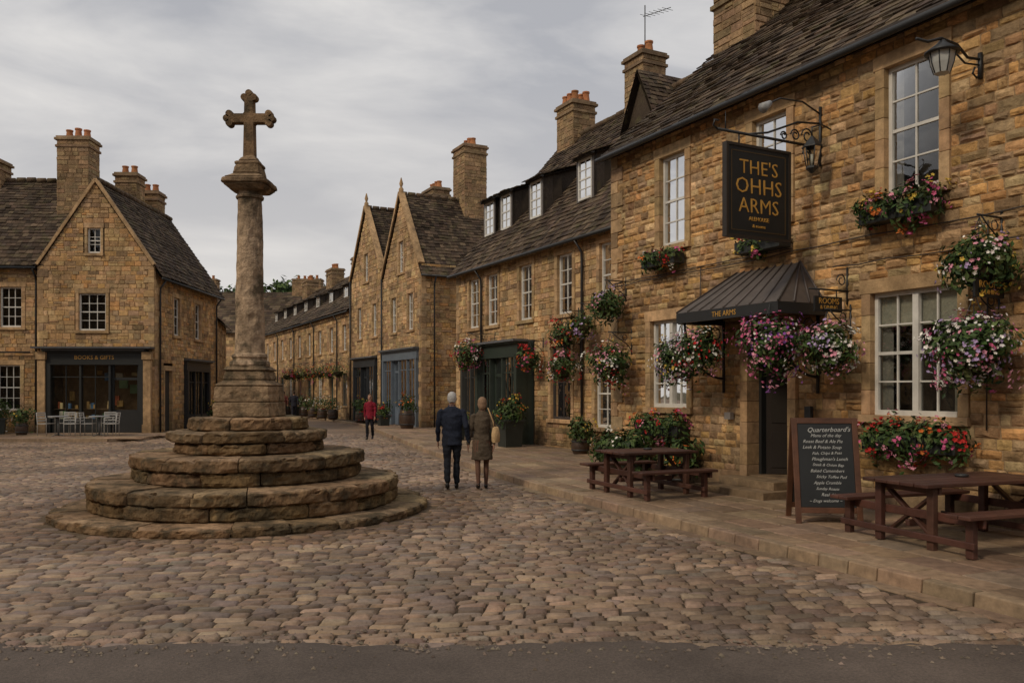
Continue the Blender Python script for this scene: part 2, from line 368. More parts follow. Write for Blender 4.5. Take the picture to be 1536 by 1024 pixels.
PINK=(.60,.13,.27);WHT=(.78,.74,.68);RED=(.48,.035,.03);PUR=(.26,.09,.34);ORG=(.62,.18,.04);YEL=(.65,.46,.09);PK2=(.70,.32,.40);LIL=(.46,.34,.54)
def hanging_basket(loc,rot,r,z,s,nl,nf,pal,name='hanging_flower_basket',big=False,arm=True):
    e=empty(name,loc,rot); mb=MB()
    foliage(mb,(0,0,z),(r,r,r*.82),int(nl*1.0),int(nf*1.5),pal,ls=.05 if big else .06,fs=.030 if big else .045)
    mb.build('flowers',e)
    b=MB(); b.lathe([(.02,z-r*.75),(r*.4,z-r*.6),(r*.6,z-r*.1)],0,0,14,'interior',(.05,.035,.02))
    zt=z+r*1.35
    for k in range(3):
        th=k*2.09; b.tube([(r*.55*math.cos(th),r*.55*math.sin(th),z),(0,0,zt)],.006,'iron',(.03,.03,.03),5)
    if arm:
        b.tube([(0,-s,zt+.03),(0,.04,zt+.03)],.013,'iron',(.02,.02,.02),6)
        b.tube([(0,-s,zt-.35),(0,-s*.75,zt-.2),(0,-s*.35,zt-.08),(0,-s*.1,zt+.02)],.01,'iron',(.02,.02,.02),6)
        b.tube([(0,-s+.015,zt-.42),(0,-s+.015,zt+.12)],.016,'iron',(.02,.02,.02),6)
        b.tube([(0,-s*.65+.06*math.cos(t),zt-.07+.06*math.sin(t)) for t in np.linspace(0,6.2,12)],.007,'iron',(.02,.02,.02),5)
    b.build('basket_and_bracket',e); return e
def trough(e,x0,x1,y,z,h,pal,nl,nf,r=.24):
    mb=MB(); n=max(2,int((x1-x0)/.28))
    for i in range(n):
        x=x0+(x1-x0)*(i+.5)/n; foliage(mb,(x,y+.04,z+h*.9+U(-.04,.08)),(r*.95,r*.85,r*U(.65,1.2)),int(nl*1.0/n),int(nf*1.35/n),pal,ls=.048,fs=.033)
    mb.build('flowers',e); b=MB(); b.box(x0,x1,y-.13,y+.13,z,z+h,'iron',(.02,.022,.02)); b.build('trough',e,bevel=.008)
# ================================================================== GROUND
KY=np.array([-8,0,2.8,6.52,10.5,15,19.3,23.7,32,40.9,52,72,110]); KXs=np.array([10.2,6.8,5.6,4.0,2.25,.38,-1.05,-2.43,-4.75,-7.3,-12.2,-23.0,-42])
_ys=np.linspace(-8,110,600); _xs=np.interp(_ys,KY,KXs); 
kern=np.ones(17)/17; _xp=np.pad(_xs,8,mode='reflect',reflect_type='odd'); _xs=np.convolve(_xp,kern,'valid')
def kx(y): return float(np.interp(y,_ys,_xs))
def KP(y,q):
    x=kx(y); dx=(kx(y+.3)-kx(y-.3))/.6; L=math.hypot(1,dx); return (x+q/L, y-q*dx/L)
g=MB(); g.add([(-900,-900,-.03),(900,-900,-.03),(900,900,-.03),(-900,900,-.03)],[(0,1,2,3)],'earth',(.12,.10,.06)); g.build('ground')
# setts
MX,MY=-4.0,12.72
st=MB()
st.add([(-45,3,0),(8,3,0),(8,34,0),(-45,34,0)],[(0,1,2,3)],'earth',(.095,.068,.045))
n=60; vs=[(MX,MY,.007)]
for i in range(n):
    t=2*math.pi*i/n; r=3.15+.35*noise.noise(Vector((math.cos(t)*1.5,math.sin(t)*1.5,0))); vs.append((MX+r*math.cos(t),MY+r*math.sin(t),.007))
st.add(vs,[(0,i+1,(i+1)%n+1) for i in range(n)],'earth',(.16,.115,.075))
SP=[((.20,.155,.115),5),((.24,.19,.145),5),((.17,.135,.108),4),((.29,.235,.18),3),((.19,.165,.145),4),((.13,.10,.078),3)]
def warp(u,v): return (u+.10*math.sin(v*.7)+.03*math.sin(v*2.9), v+.45*math.sin(u*.21+.6)+.05*math.sin(v*.9+u*.5)+.02*math.sin(u*2.3+v))
v=4.6
while v<34.5:
    dv=U(.105,.138); u=-.68*v-4+U(0,.2)
    while u<6.5:
        du=U(.14,.27); a,b=u,u+du; u=b
        cx,cy=warp((a+b)/2,v+dv/2)
        if cy<5.6 or cy>34 or cx>kx(cy)-.24 or (cx<-13.3 and cy>28.6): continue
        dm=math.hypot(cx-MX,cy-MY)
        if dm<2.72+.35*R()*R()+.2*noise.noise(Vector((cx,cy,0))): continue
        gp=.0095; H=U(.014,.032); col=vary(pick(SP),.16)
        wn_=noise.noise(Vector((cx*.5,cy*.5,7))); k_=1+wn_*.4; col=tuple(x*k_ for x in col)
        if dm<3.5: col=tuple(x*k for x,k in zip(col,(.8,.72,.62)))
        q=[];tx=U(-.012,.012);ty=U(-.012,.012)
        for ins,z in ((gp,0),(gp+.010,H*.7),(gp+.034,H)):
            for sx,sy in((0,0),(1,0),(1,1),(0,1)):
                uu=(a+ins) if sx==0 else (b-ins); vv=(v+ins) if sy==0 else (v+dv-ins)
                X,Y=warp(uu+U(-.008,.008),vv+U(-.007,.007)); q.append((X,Y,z+(tx*(sx-.5)+ty*(sy-.5) if z>0 else 0)))
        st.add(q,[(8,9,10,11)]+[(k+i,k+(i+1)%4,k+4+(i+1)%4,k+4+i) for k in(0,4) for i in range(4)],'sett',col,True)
    v+=dv
st.build('cobbled_street')
m=mat('farsett',.6,10,.3,26,.3,.35,.3,.4,gain=(1.3,1.1,.93)); nt=m.node_tree; N=nt.nodes; L=nt.links
br=N.new('ShaderNodeTexBrick'); br.inputs['Scale'].default_value=1; br.inputs['Brick Width'].default_value=.2; br.inputs['Row Height'].default_value=.12; br.inputs['Mortar Size'].default_value=.012
br.inputs['Color1'].default_value=(.235,.185,.14,1); br.inputs['Color2'].default_value=(.165,.13,.10,1); br.inputs['Mortar'].default_value=(.09,.07,.05,1)
tc=[n for n in N if n.type=='TEX_COORD'][0]; L.new(tc.outputs['Object'],br.inputs['Vector'])
vm=[n for n in N if n.type=='VECT_MATH' and n.operation=='SCALE'][0]; L.new(br.outputs['Color'],vm.inputs[0])
fs_=MB(); fs_.add([(-70,33.7,.012),(20,33.7,.012),(20,160,.012),(-70,160,.012)],[(0,1,2,3)],'farsett',(1,1,1)); fs_.build('street_surface')
# asphalt strip
a=MB(); n=400; vs=[];
for i in range(n+1):
    x=-14+28*i/n; e_=5.86+.12*noise.noise(Vector((x*.8,0,0)))+.09*noise.noise(Vector((x*4,3,0)))+.07*noise.noise(Vector((x*13,5,0)))
    vs+=[(x,-14,.046),(x,e_-.22,.044),(x,e_-.03,.026),(x,e_+.02,.010)]
a.add(vs,[(4*i+k,4*i+4+k,4*i+5+k,4*i+1+k) for i in range(n) for k in(0,1,2)],'asphalt',(.13,.10,.08),True)
# loose chippings along the edge
for i in range(1500):
    x=U(-6,6); y=5.8+random.gauss(0,.22); s=U(.006,.018); z=.046 if y<5.7 else .02
    a.add([(x-s,y-s*.7,z),(x+s,y-s,z),(x+s*.8,y+s,z),(x-s,y+s*.8,z),(x,y,z+s)],[(0,1,4),(1,2,4),(2,3,4),(3,0,4)],'asphalt',vary((.2,.155,.115),.4))
a.build('asphalt_road')
# pavement + kerb
p=MB(); ys=np.linspace(-6,105,220); vs=[]
for y in ys: vs+= [(*KP(y,.05),.108),(*KP(y,14),.108)]
p.add(vs,[(2*i,2*i+1,2*i+3,2*i+2) for i in range(len(ys)-1)],'earth',(.13,.098,.065))
FP=[((.27,.21,.155),5),((.31,.25,.19),3),((.22,.175,.13),3),((.25,.205,.165),3)]
q=.17
while q<5.2:
    dq=U(.30,.46); y=2.5+U(-.4,0)
    while y<40:
        dy=U(.35,.75); gg=.008; z=.122+U(-.005,.006); c=vary(pick(FP),.15); P4=[(y+gg,q+gg),(y+gg,q+dq-gg),(y+dy-gg,q+dq-gg),(y+dy-gg,q+gg)]
        lo=[(*KP(*t),.108) for t in P4]; e_=.012; P5=[(y+gg+e_,q+gg+e_),(y+gg+e_,q+dq-gg-e_),(y+dy-gg-e_,q+dq-gg-e_),(y+dy-gg-e_,q+gg+e_)]
        hi=[(*KP(*t),z+U(-.004,.004)) for t in P5]
        p.add(lo+hi,[(4,5,6,7),(0,1,5,4),(1,2,6,5),(2,3,7,6),(3,0,4,7)],'flag',c); y+=dy
    q+=dq
p.build('pavement')
k=MB(); y=1.0
while y<100:
    dy=U(.3,.6)*(1 if y<35 else 3); c=vary((.28,.225,.17),.16); y0,y1=y+.006,y+dy-.006; zt=.13+U(-.006,.006)
    k.hexa([(*KP(y0,0),-.02),(*KP(y0,.15),-.02),(*KP(y1,.15),-.02),(*KP(y1,0),-.02),(*KP(y0,.015),zt),(*KP(y0,.15),zt),(*KP(y1,.15),zt),(*KP(y1,.015),zt)],'flag',c)
    k.hexa([(*KP(y0,-.2),-.02),(*KP(y0,-.01),-.02),(*KP(y1,-.01),-.02),(*KP(y1,-.2),-.02),(*KP(y0,-.2),.018),(*KP(y0,-.01),.014),(*KP(y1,-.01),.014),(*KP(y1,-.2),.018)],'flag',vary((.20,.16,.12),.16))
    y+=dy
k.build('kerb',bevel=.014)
# left pavement
p=MB(); out=[(-60,28.9),(-14.0,28.9),(-13.2,29.7),(-13.4,42),(-19,62),(-60,62)]
p.add([(x,y,.11) for x,y in out],[tuple(range(6))],'flag',(.2,.155,.11))
y=28.98
while y<32.8:
    x=-30
    while x<-13.6:
        w=U(.5,.9); p.box(x+.01,x+w-.01,y+.01,y+.49,.1,.122+U(-.003,.004),'flag',vary(pick(FP),.12)); x+=w
    y+=.5
for i in range(5):
    p.beam((*out[i],.06),(*out[i+1],.06),.16,.13,'flag',(.29,.23,.17))
p.build('pavement')
# ================================================================== PUB
ANG=math.atan2(.888,-.46)
FR=Plane((0,0),(1,0),(0,1))
pub=empty('stone_pub_building',(4.0,14.06,0),ANG)
W,T,Wn,Rf,Mi=MB(),MB(),MB(),MB(),MB()
xL,xR=-9.5,4.08; ZE=6.85
def op(u0,u1,z0,z1,j=.15,s=.11,l=.2): return (u0-j,u1+j,z0-s,z1+l)
wins=[(1.6,2.72,1.47,3.15),(-3.78,-2.45,1.45,3.17),(1.66,2.42,4.56,6.29),(-.86,-.1,4.56,6.29),(-3.52,-2.68,4.5,6.3),(-7.6,-6.3,1.45,3.17),(-7.3,-6.5,4.5,6.3)]
ops=[op(*w) for w in wins]+[(-1.09,.15,0,2.98)]
stone_wall(W,FR,xL,xR,0,ZE,ops,h=(.085,.175),l=(.12,.36),detail=True,dep=(.006,.038))
window(T,Wn,FR,*wins[0],cols=2,rows=4,pairs=2)
window(T,Wn,FR,*wins[1],cols=2,rows=4,pairs=2)
for w in wins[2:5]: window(T,Wn,FR,*w,cols=2,rows=4)
window(T,Wn,FR,*wins[5],cols=2,rows=4,pairs=2); window(T,Wn,FR,*wins[6],cols=2,rows=4)
quoins(T,FR,xR,-1,.1,ZE)
for x,nx in((xR,1),(xL,-1)):
    stone_wall(W,Plane((x,0),(0,-1),(nx,0)),0,9.6,0,ZE,gable=(11.1,4.8),h=(.15,.25),l=(.25,.6))
stone_wall(W,Plane((xL,-9.6),(1,0),(0,-1)),0,xR-xL,0,ZE,h=(.3,.5),l=(.6,1.2))
kk=4.25/4.8
slope(Rf,(xL-.1,.3,ZE-.3*kk+.06),(xR+.12,.3,ZE-.3*kk+.06),(xR+.12,-4.8,11.16),(xL-.1,-4.8,11.16),.24,.14,(.13,.33))
slope(Rf,(xL-.1,-9.9,ZE-.3*kk+.06),(xR+.12,-9.9,ZE-.3*kk+.06),(xR+.12,-4.8,11.16),(xL-.1,-4.8,11.16),.5,.4,(.4,.8))
ridge(Rf,(xL,-4.8,11.2),(xR+.1,-4.8,11.2))
T.box(xL,xR+.1,.0,.22,ZE-.16,ZE-.07,'wood',(.05,.035,.025))
gutter(Mi,FR,xL,xR+.1,.33,ZE-.22,())
chimney(W,T,xR-.62,-3.3,1.3,1.0,9.0,10.75,2)
chimney(W,T,-6.5,-4.8,1.6,1.0,10.4,12.6,3)
for x0,x1 in((xL,-1.1),(.16,xR)):
    x=x0
    while x<x1-.01:
        w=min(U(.4,.8),x1-x); pbox(T,FR,x+.004,x+w-.004,-.02,.06,.0,.42+U(-.01,.01),'dressed',vary((.33,.25,.17),.15)); x+=w
# doorway
for a,b in((-1.09,-.92),(-.02,.15)):
    z=.12
    while z<2.98-.01:
        hh=min(U(.3,.45),2.98-z)
        if 2.98-z-hh<.1: hh=2.98-z
        pbox(T,FR,a,b,-.6,.07+U(-.004,.004),z+.003,z+hh-.003,'dressed',vary(TRIM,.12)); z+=hh
pbox(T,FR,-.92,-.02,-.6,.05,2.75,2.98,'dressed',TRIM)
pbox(T,FR,-.92,-.02,-.9,.0,.1,.38,'dressed',(.3,.23,.16))
pbox(Wn,FR,-.9,-.04,-1.3,-1.25,.38,2.75,'interior',(.07,.04,.025))
pbox(Wn,FR,-.92,-.86,-.34,-.2,.38,2.75,'paint',(.02,.02,.02)); pbox(Wn,FR,-.08,-.02,-.34,-.2,.38,2.75,'paint',(.02,.02,.02))
pbox(Wn,FR,-.86,-.08,-.34,-.2,2.38,2.46,'paint',(.02,.02,.02))
Wn.add([FR(-.86,-.27,2.46),FR(-.08,-.27,2.46),FR(-.08,-.27,2.75),FR(-.86,-.27,2.75)],[(0,1,2,3)],'glass',(1,1,1))
dl=Plane((-.09,-.3),(-.62,-.78),(-.78,.62))
DC=(.03,.022,.017)
pbox(Wn,dl,0,.78,-.03,.02,.39,2.36,'paint',DC)
for zz in((.5,1.1),(1.25,1.75),(1.85,2.25)):
    for uu in((.08,.36),(.42,.7)): pbox(Wn,dl,uu[0],uu[1],.02,.035,zz[0],zz[1],'paint',vary(DC,.2))
Wn.lathe([(.02,1.28),(.03,1.3),(.02,1.32)],dl(.7,.06,0)[0],dl(.7,.06,0)[1],8,'terra',(.5,.35,.12))
pbox(T,FR,-1.15,.45,.0,.80,.11,.235,'dressed',(.30,.235,.165)); pbox(T,FR,-1.0,.25,.0,.44,.235,.36,'dressed',(.33,.26,.18))
# canopy
cx0,cx1,cz,ct=-1.65,.68,3.10,3.8; ce=1.0
lead=(.10,.082,.072)
def cslope(A,B,C,D):
    A,B,C,D=map(Vector,(A,B,C,D)); Mi.add([A,B,C,D],[(0,1,2,3)],'lead',lead); n=max(3,int((B-A).length/.26))
    for i in range(n+1):
        f=i/n; Mi.tube([A.lerp(B,f)+Vector((0,0,.012)),D.lerp(C,f)+Vector((0,0,.012))],.016,'lead',vary(lead,.2),6)
cslope((cx0,ce,cz),(cx1,ce,cz),(.25,.03,ct),(-1.15,.03,ct))
cslope((cx0,.03,cz),(cx0,ce,cz),(-1.15,.03,ct),(-1.15,.03,ct)); cslope((cx1,.03,cz),(cx1,ce,cz),(.25,.03,ct),(.25,.03,ct))
Mi.box(cx0,cx1,ce-.06,ce,cz-.17,cz-.003,'paint',(.025,.025,.025)); Mi.box(cx0,cx0+.06,.03,ce-.06,cz-.17,cz-.003,'paint',(.025,.025,.025)); Mi.box(cx1-.06,cx1,.03,ce-.06,cz-.17,cz-.003,'paint',(.025,.025,.025))
Mi.box(cx0+.06,cx1-.06,.03,ce-.06,cz-.05,cz-.02,'paint',(.04,.035,.03))
for x in(cx0+.12,cx1-.12):
    Mi.tube([(x,.06,1.75),(x,.06,cz-.1)],.025,'iron',(.02,.02,.02),8)
    Mi.tube([(x,.07+.85*math.sin(t),cz-1.1+.98*(1-math.cos(t))) for t in np.linspace(0,math.pi/2,12)],.022,'iron',(.02,.02,.02),8)
    Mi.tube([(x,.25+.11*math.cos(t),cz-.33+.11*math.sin(t)) for t in np.linspace(0,6.2,16)],.012,'iron',(.02,.02,.02),6)
def cable(pts): Mi.tube(pts,.010,'iron',(.06,.045,.035),5)
def wob(x0,x1,z,a=.03): 
    n=int(abs(x1-x0)/.5)+1; return [(x0+(x1-x0)*i/n,.05,z+U(-a,a)) for i in range(n+1)]
cable(wob(xR-.1,-7,3.98)); cable(wob(xR-.1,-1,4.04,.015)); cable(wob(1.2,-.2,3.35)); cable(wob(-1.8,-4.6,3.62,.02))
cable([(1.2,.05,3.0),(1.18,.05,4.02)]); cable([(-4.2,.05,3.9),(-4.18,.05,1.3)])
Mi.box(-1.42,-1.3,.04,.1,1.15,1.55,'iron',(.03,.03,.03)); Mi.box(.33,.48,.04,.12,1.3,1.42,'iron',(.25,.22,.2))
W.build('walls',pub); T.build('dressed_stone_and_chimneys',pub,bevel=.008); Wn.build('windows_and_door',pub); Rf.build('roof',pub); Mi.build('canopy_gutter_and_cables',pub)
def lw(x,y,z=0): 
    c,s=math.cos(ANG),math.sin(ANG); return (4.0+c*x-s*y,14.06+s*x+c*y,z)
def text(s,parent,M,size,matn,col,ext=.004,align='CENTER',off=0,shear=0):
    cu=bpy.data.curves.new('lettering','FONT'); cu.body=s; cu.size=size; cu.extrude=ext; cu.align_x=align; cu.align_y='CENTER'; cu.offset=off; cu.resolution_u=2; cu.shear=shear
    cu.materials.append(SM(matn,col)); ob=bpy.data.objects.new('lettering',cu); scene.collection.objects.link(ob); ob.parent=parent; ob.matrix_local=M; return ob
_sm={}
def SM(n,col,rough=.5,metal=0):
    if n in _sm: return _sm[n]
    m=bpy.data.materials.new(n); m.use_nodes=True; b=m.node_tree.nodes['Principled BSDF']; nn=m.node_tree.nodes.new('ShaderNodeTexNoise'); nn.inputs['Scale'].default_value=60
    r=m.node_tree.nodes.new('ShaderNodeMix'); r.data_type='RGBA'; r.inputs[6].default_value=(*[c*.4 for c in col],1); r.inputs[7].default_value=(*col,1)
    m.node_tree.links.new(nn.outputs['Fac'],r.inputs[0]); m.node_tree.links.new(r.outputs[2],b.inputs['Base Color']); b.inputs['Roughness'].default_value=rough; b.inputs['Metallic'].default_value=metal; _sm[n]=m; return m
GOLD=(.72,.38,.07); CH=(.68,.68,.64)
def Mx(X,Y,Z,loc): return Matrix(((X[0],Y[0],Z[0],loc[0]),(X[1],Y[1],Z[1],loc[1]),(X[2],Y[2],Z[2],loc[2]),(0,0,0,1)))
# hanging pub sign
sg=empty('hanging_pub_sign',lw(-1.55,0,0),ANG); b=MB(); BK=(.018,.018,.018)
b.box(-.03,.03,.72,1.88,4.02,5.28,'paint',(.014,.015,.015))
for y0,y1,z0,z1 in((.68,.72,3.98,5.32),(1.88,1.92,3.98,5.32),(.72,1.88,5.28,5.32),(.72,1.88,3.98,4.02)): b.box(-.045,.045,y0,y1,z0,z1,'paint',(.03,.022,.016))
for y0,y1,z0,z1 in((.78,.79,4.08,5.22),(1.81,1.82,4.08,5.22),(.78,1.82,5.21,5.22),(.78,1.82,4.08,4.09)): b.box(-.034,-.030,y0,y1,z0,z1,'paint',(.09,.055,.02))
b.tube([(0,0,5.48),(0,2.05,5.48)],.022,'iron',BK); b.tube([(0,0,5.85),(0,.5,5.80),(0,1.1,5.56),(0,1.45,5.49)],.016,'iron',BK)
b.tube([(0,.03,5.2),(0,.03,6.1)],.024,'iron',BK)
for cy,cz_,r in((.3,5.62,.12),(.55,5.6,.09),(.78,5.56,.065),(.3,5.34,.1)):
    b.tube([(0,cy+r*(1-t/14)*math.cos(t),cz_+r*(1-t/14)*math.sin(t)) for t in np.linspace(0,9,28)],.012,'iron',BK,6)
b.tube([(0,2.05,5.48),(0,2.12,5.52),(0,2.1,5.6),(0,2.03,5.6)],.015,'iron',BK); b.tube([(0,1.9,5.48),(0,1.9,5.75)],.012,'iron',BK,6,.003)
for y in(.95,1.65): b.tube([(0,y,5.3),(0,y,5.47)],.012,'iron',BK)
b.tube([(0,.0,5.98),(0,.4,6.12),(0,.85,6.1),(0,1.1,5.98)],.013,'iron',BK); b.tube([(0,1.05,6.0),(0,1.2,5.9)],.04,'iron',(.3,.3,.3),10,.08)
b.build('board_and_bracket',sg)
SX,SY,SZ=(0,-1,0),(0,0,1),(-1,0,0)
for s,z,size in(("THE'S",4.99,.29),("OHHS",4.72,.32),("ARMS",4.44,.30),("ALEHOUSE",4.26,.08),("& rooms",4.16,.07)):
    ob=text(s,sg,Mx(SX,SY,SZ,(-.034,1.3,z)),size,'gold_leaf',GOLD,.004,off=-.002 if size>.2 else 0)
    if size>.2:
        ob.data.space_character=1.05
        # small serif flourishes under and over the letters
# lantern below bracket
ln=empty('wall_lantern',lw(-1.75,.42,0),ANG); b=MB()
b.lathe([(.02,5.55),(.13,5.42),(.15,5.4),(.15,5.38)],0,0,6,'iron',BK,sm=False); b.lathe([(.13,5.38),(.08,5.1)],0,0,6,'glass',(1,1,1),sm=False)
for k_ in range(6):
    th=math.pi/3*(k_+.5); b.tube([(.13*math.cos(th),.13*math.sin(th),5.38),(.08*math.cos(th),.08*math.sin(th),5.1)],.008,'iron',BK,5)
b.lathe([(.09,5.1),(.09,5.07),(.02,5.0)],0,0,6,'iron',BK,sm=False); b.tube([(0,0,5.12),(0,0,5.28)],.02,'paint',(.6,.55,.45)); b.tube([(0,0,5.55),(0,0,5.68),(0,-.2,5.75),(0,-.4,5.7)],.012,'iron',BK); b.build('lantern',ln)
# big wall lamp
wl_=empty('wall_lamp',lw(-4.1,0,0),ANG); b=MB()
b.tube([(0,.05,5.68),(0,.05,6.0)],.03,'iron',BK); b.tube([(0,.03,5.75),(0,.12,5.68),(0,.2,5.72),(0,.16,5.8)],.014,'iron',BK)
b.tube([(0,.04,5.92),(0,.3,5.9),(0,.5,6.02),(0,.8,6.04),(0,1.05,5.95),(0,1.25,5.95)],.017,'iron',BK); b.tube([(0,.04,5.85),(0,.35,5.82),(0,.6,5.95)],.012,'iron',BK)
b.lathe([(.03,6.02),(.06,5.98),(.2,5.88),(.2,5.86)],0,.78,16,'iron',BK); b.lathe([(.15,5.86),(.13,5.74),(.09,5.62),(.01,5.61)],0,.78,8,'paint',(.42,.42,.39),sm=False)
for k_ in range(8):
    th=math.pi/4*(k_+.5); b.tube([(.152*math.cos(th),.78+.152*math.sin(th),5.86),(.132*math.cos(th),.78+.132*math.sin(th),5.74),(.092*math.cos(th),.78+.092*math.sin(th),5.62)],.007,'iron',BK,5)
b.build('lamp',wl_)
for lx,lz,n in((-2.05,2.95,'hanging_sign'),(-4.45,2.92,'hanging_sign')):
    e=empty(n,lw(lx,0,0),ANG); b=MB(); b.tube([(0,.02,lz+.3),(0,.8,lz+.3)],.014,'iron',BK); b.box(-.015,.015,.15,.7,lz-.02,lz+.2,'paint',(.016,.016,.016))
    b.tube([(0,.03,lz+.1),(0,.03,lz+.65)],.014,'iron',BK,6)
    b.tube([(0,.15+.1*(1-t/12)*math.cos(t),lz+.45+.1*(1-t/12)*math.sin(t)) for t in np.linspace(0,8,22)],.009,'iron',BK,6)
    for y in(.25,.6): b.tube([(0,y,lz+.2),(0,y,lz+.3)],.008,'iron',BK)
    b.build('board',e)
    text('ROOMS',e,Mx(SX,SY,SZ,(-.017,.42,lz+.13)),.12,'gold_leaf',GOLD,.002); text('& DINING',e,Mx(SX,SY,SZ,(-.017,.42,lz+.04)),.08,'gold_leaf',GOLD,.002)
text('THE ARMS',pub,Mx((-1,0,0),(0,0,1),(0,1,0),(-.5,ce+.004,cz-.09)),.12,'gold_leaf',GOLD,.002)
def wbox(x0,x1,z,pal,nl=900,nf=160,name='window_flower_box',r=.24,y=.2):
    e=empty(name,lw(0,0,0),ANG); trough(e,x0,x1,y,z,.2,pal,nl,nf,r)
wbox(-3.62,-2.5,4.1,[RED,PINK,YEL,PK2,ORG],1300,260,r=.26)
wbox(1.6,2.6,4.15,[ORG,PINK,WHT,RED]); wbox(-1.0,0,4.05,[RED,YEL,PINK],600,100,r=.2)
wbox(-3.95,-2.55,.98,[RED,PK2,PINK,ORG],1500,300,r=.28); wbox(1.5,2.8,.93,[RED,ORG,PINK,PK2],1300,240,r=.28)
for x,y,z,r,nl,nf,pal in((-1.5,1.0,2.49,.44,1500,480,[PINK,WHT,PK2,PUR,PINK]),(-2.1,.5,2.42,.38,1200,260,[WHT,LIL,WHT,PK2]),(.95,.7,2.36,.42,1200,220,[WHT,PK2,YEL,LIL]),(.25,.85,2.5,.37,1100,220,[PK2,RED,WHT]),
    (-4.32,.5,2.32,.47,1800,480,[WHT,PK2,LIL,PINK,WHT]),(-4.35,.45,3.36,.38,1500,110,[WHT,YEL,LIL,PK2]),(3.35,.55,2.36,.43,1200,260,[WHT,PK2,YEL,RED]),(3.55,.5,3.55,.34,1000,50,[LIL,PK2])):
    hanging_basket(lw(x,y),ANG,r,z,y,nl,nf,pal,big=True,arm=not(x in(-1.5,.25)))
# ================================================================== MID BUILDING
MO=(.04,27.0)
mid=empty('stone_house_with_dormers',(MO[0],MO[1],0),ANG); W,T,Wn,Rf,Mi=MB(),MB(),MB(),MB(),MB()
xR_,xL_=-8.2,4.55; ZE=6.25; D2=4.6; ZR=11.5; kk=(ZR-ZE)/D2
fw=[(x-.42,x+.42,4.0,5.75) for x in(3.0,1.52,-.87,-3.25,-5.5)]
gf=[(-5.75,-4.85,.8,2.6)]
ops=[op(*w) for w in fw+gf]+[(-1.45,1.72,0,3.35),(-3.75,-2.3,.9,3.3),(2.35,4.1,0,3.3)]
stone_wall(W,FR,xR_,xL_,0,ZE,ops,h=(.12,.21),l=(.16,.45),pal=PALP+PAL[:2],detail=False)
for w in fw+gf: window(T,Wn,FR,*w,cols=2,rows=4)
for x,nx in((xL_,1),(xR_,-1)): stone_wall(W,Plane((x,0),(0,-1),(nx,0)),0,9.2,0,ZE,gable=(ZR,4.6),h=(.2,.3),l=(.3,.6))
quoins(T,FR,xL_,-1,.1,ZE)
GRN=(.034,.046,.036)
shopfront(T,Wn,Plane((0,.45),(1,0),(0,1)),-1.35,1.62,.12,3.3,GRN,3,riser=.55,door=1,glz=2)
for x in(-1.33,1.6): Wn.box(x-.03,x+.03,0,.45,.12,3.3,'paint',GRN)
Wn.box(-1.36,1.63,-.1,.5,3.3,3.36,'lead',(.1,.1,.1))
surround(T,FR,-3.6,-2.45,.95,3.1); window(T,Wn,FR,-3.6,-2.45,.95,3.1,2,2,sur=False,col=(.06,.05,.045),curt=False)
shopfront(T,Wn,FR,2.45,4.0,.12,3.2,(.05,.05,.045),2,riser=.6,n=.06)
slope(Rf,(xR_,.28,ZE-.28*kk+.06),(xL_+.12,.28,ZE-.28*kk+.06),(xL_+.12,-4.6,ZR+.06),(xR_,-4.6,ZR+.06),.26,.16,(.16,.32))
slope(Rf,(xR_,-9.4,ZE-.28*kk+.06),(xL_+.12,-9.4,ZE-.28*kk+.06),(xL_+.12,-4.6,ZR+.06),(xR_,-4.6,ZR+.06),.5,.4,(.4,.8))
ridge(Rf,(xR_,-4.6,ZR+.1),(xL_+.1,-4.6,ZR+.1))
for x in(3.9,2.55,.35,-2.7): dormer(W,T,Wn,Rf,x,1.05,ZE,kk,8.85)
gutter(Mi,FR,xR_,xL_+.1,.32,ZE-.27,(2.25,-4.3))
chimney(W,T,3.75,-4.7,1.2,1.0,10.4,12.75,3,rows=2); chimney(W,T,-.73,-4.7,1.05,.95,10.6,13.05,2)
W.add([(-3.1,-3.5,10.1),(-1.3,-3.5,10.1),(-2.2,-3.5,11.95)],[(0,1,2)],'slate',(.12,.10,.08))
slope(Rf,(-1.15,-3.3,9.95),(-1.15,-6,9.95),(-2.2,-6,12.0),(-2.2,-3.3,12.0)); slope(Rf,(-3.25,-3.3,9.95),(-3.25,-6,9.95),(-2.2,-6,12.0),(-2.2,-3.3,12.0))
ax_=-.73
Mi.tube([(ax_,-4.7,13.1),(ax_,-4.7,14.95)],.02,'iron',(.08,.08,.08)); Mi.tube([(ax_+.1,-4.7,14.6),(ax_-.9,-5.1,14.6)],.012,'iron',(.08,.08,.08))
for i in range(6): Mi.tube([(ax_-.15*i,-4.5-.07*i,14.6),(ax_-.15*i,-4.95-.07*i,14.6)],.008,'iron',(.08,.08,.08),5)
W.build('walls',mid); T.build('dressed_stone_and_chimneys',mid,bevel=.008); Wn.build('windows_and_shopfront',mid); Rf.build('roof',mid); Mi.build('gutters_and_aerial',mid)
def lm(x,y,z=0):
    c,s=math.cos(ANG),math.sin(ANG); return (MO[0]+c*x-s*y,MO[1]+s*x+c*y,z)
for x,y,z,r,nl,nf,pal in((-4.0,.5,3.4,.44,600,110,[RED,PINK,ORG]),(-5.0,.55,3.55,.4,500,40,[YEL,LIL]),(-4.1,.6,2.45,.45,500,130,[PK2,WHT,RED]),(-2.0,.5,2.75,.38,500,110,[RED,ORG,PINK]),(1.3,1.0,3.05,.45,500,160,[RED,PINK,WHT,PK2]),(1.9,.9,2.75,.32,300,60,[RED,ORG])):
    hanging_basket(lm(x,y),ANG,r,z,y,nl,nf,pal)
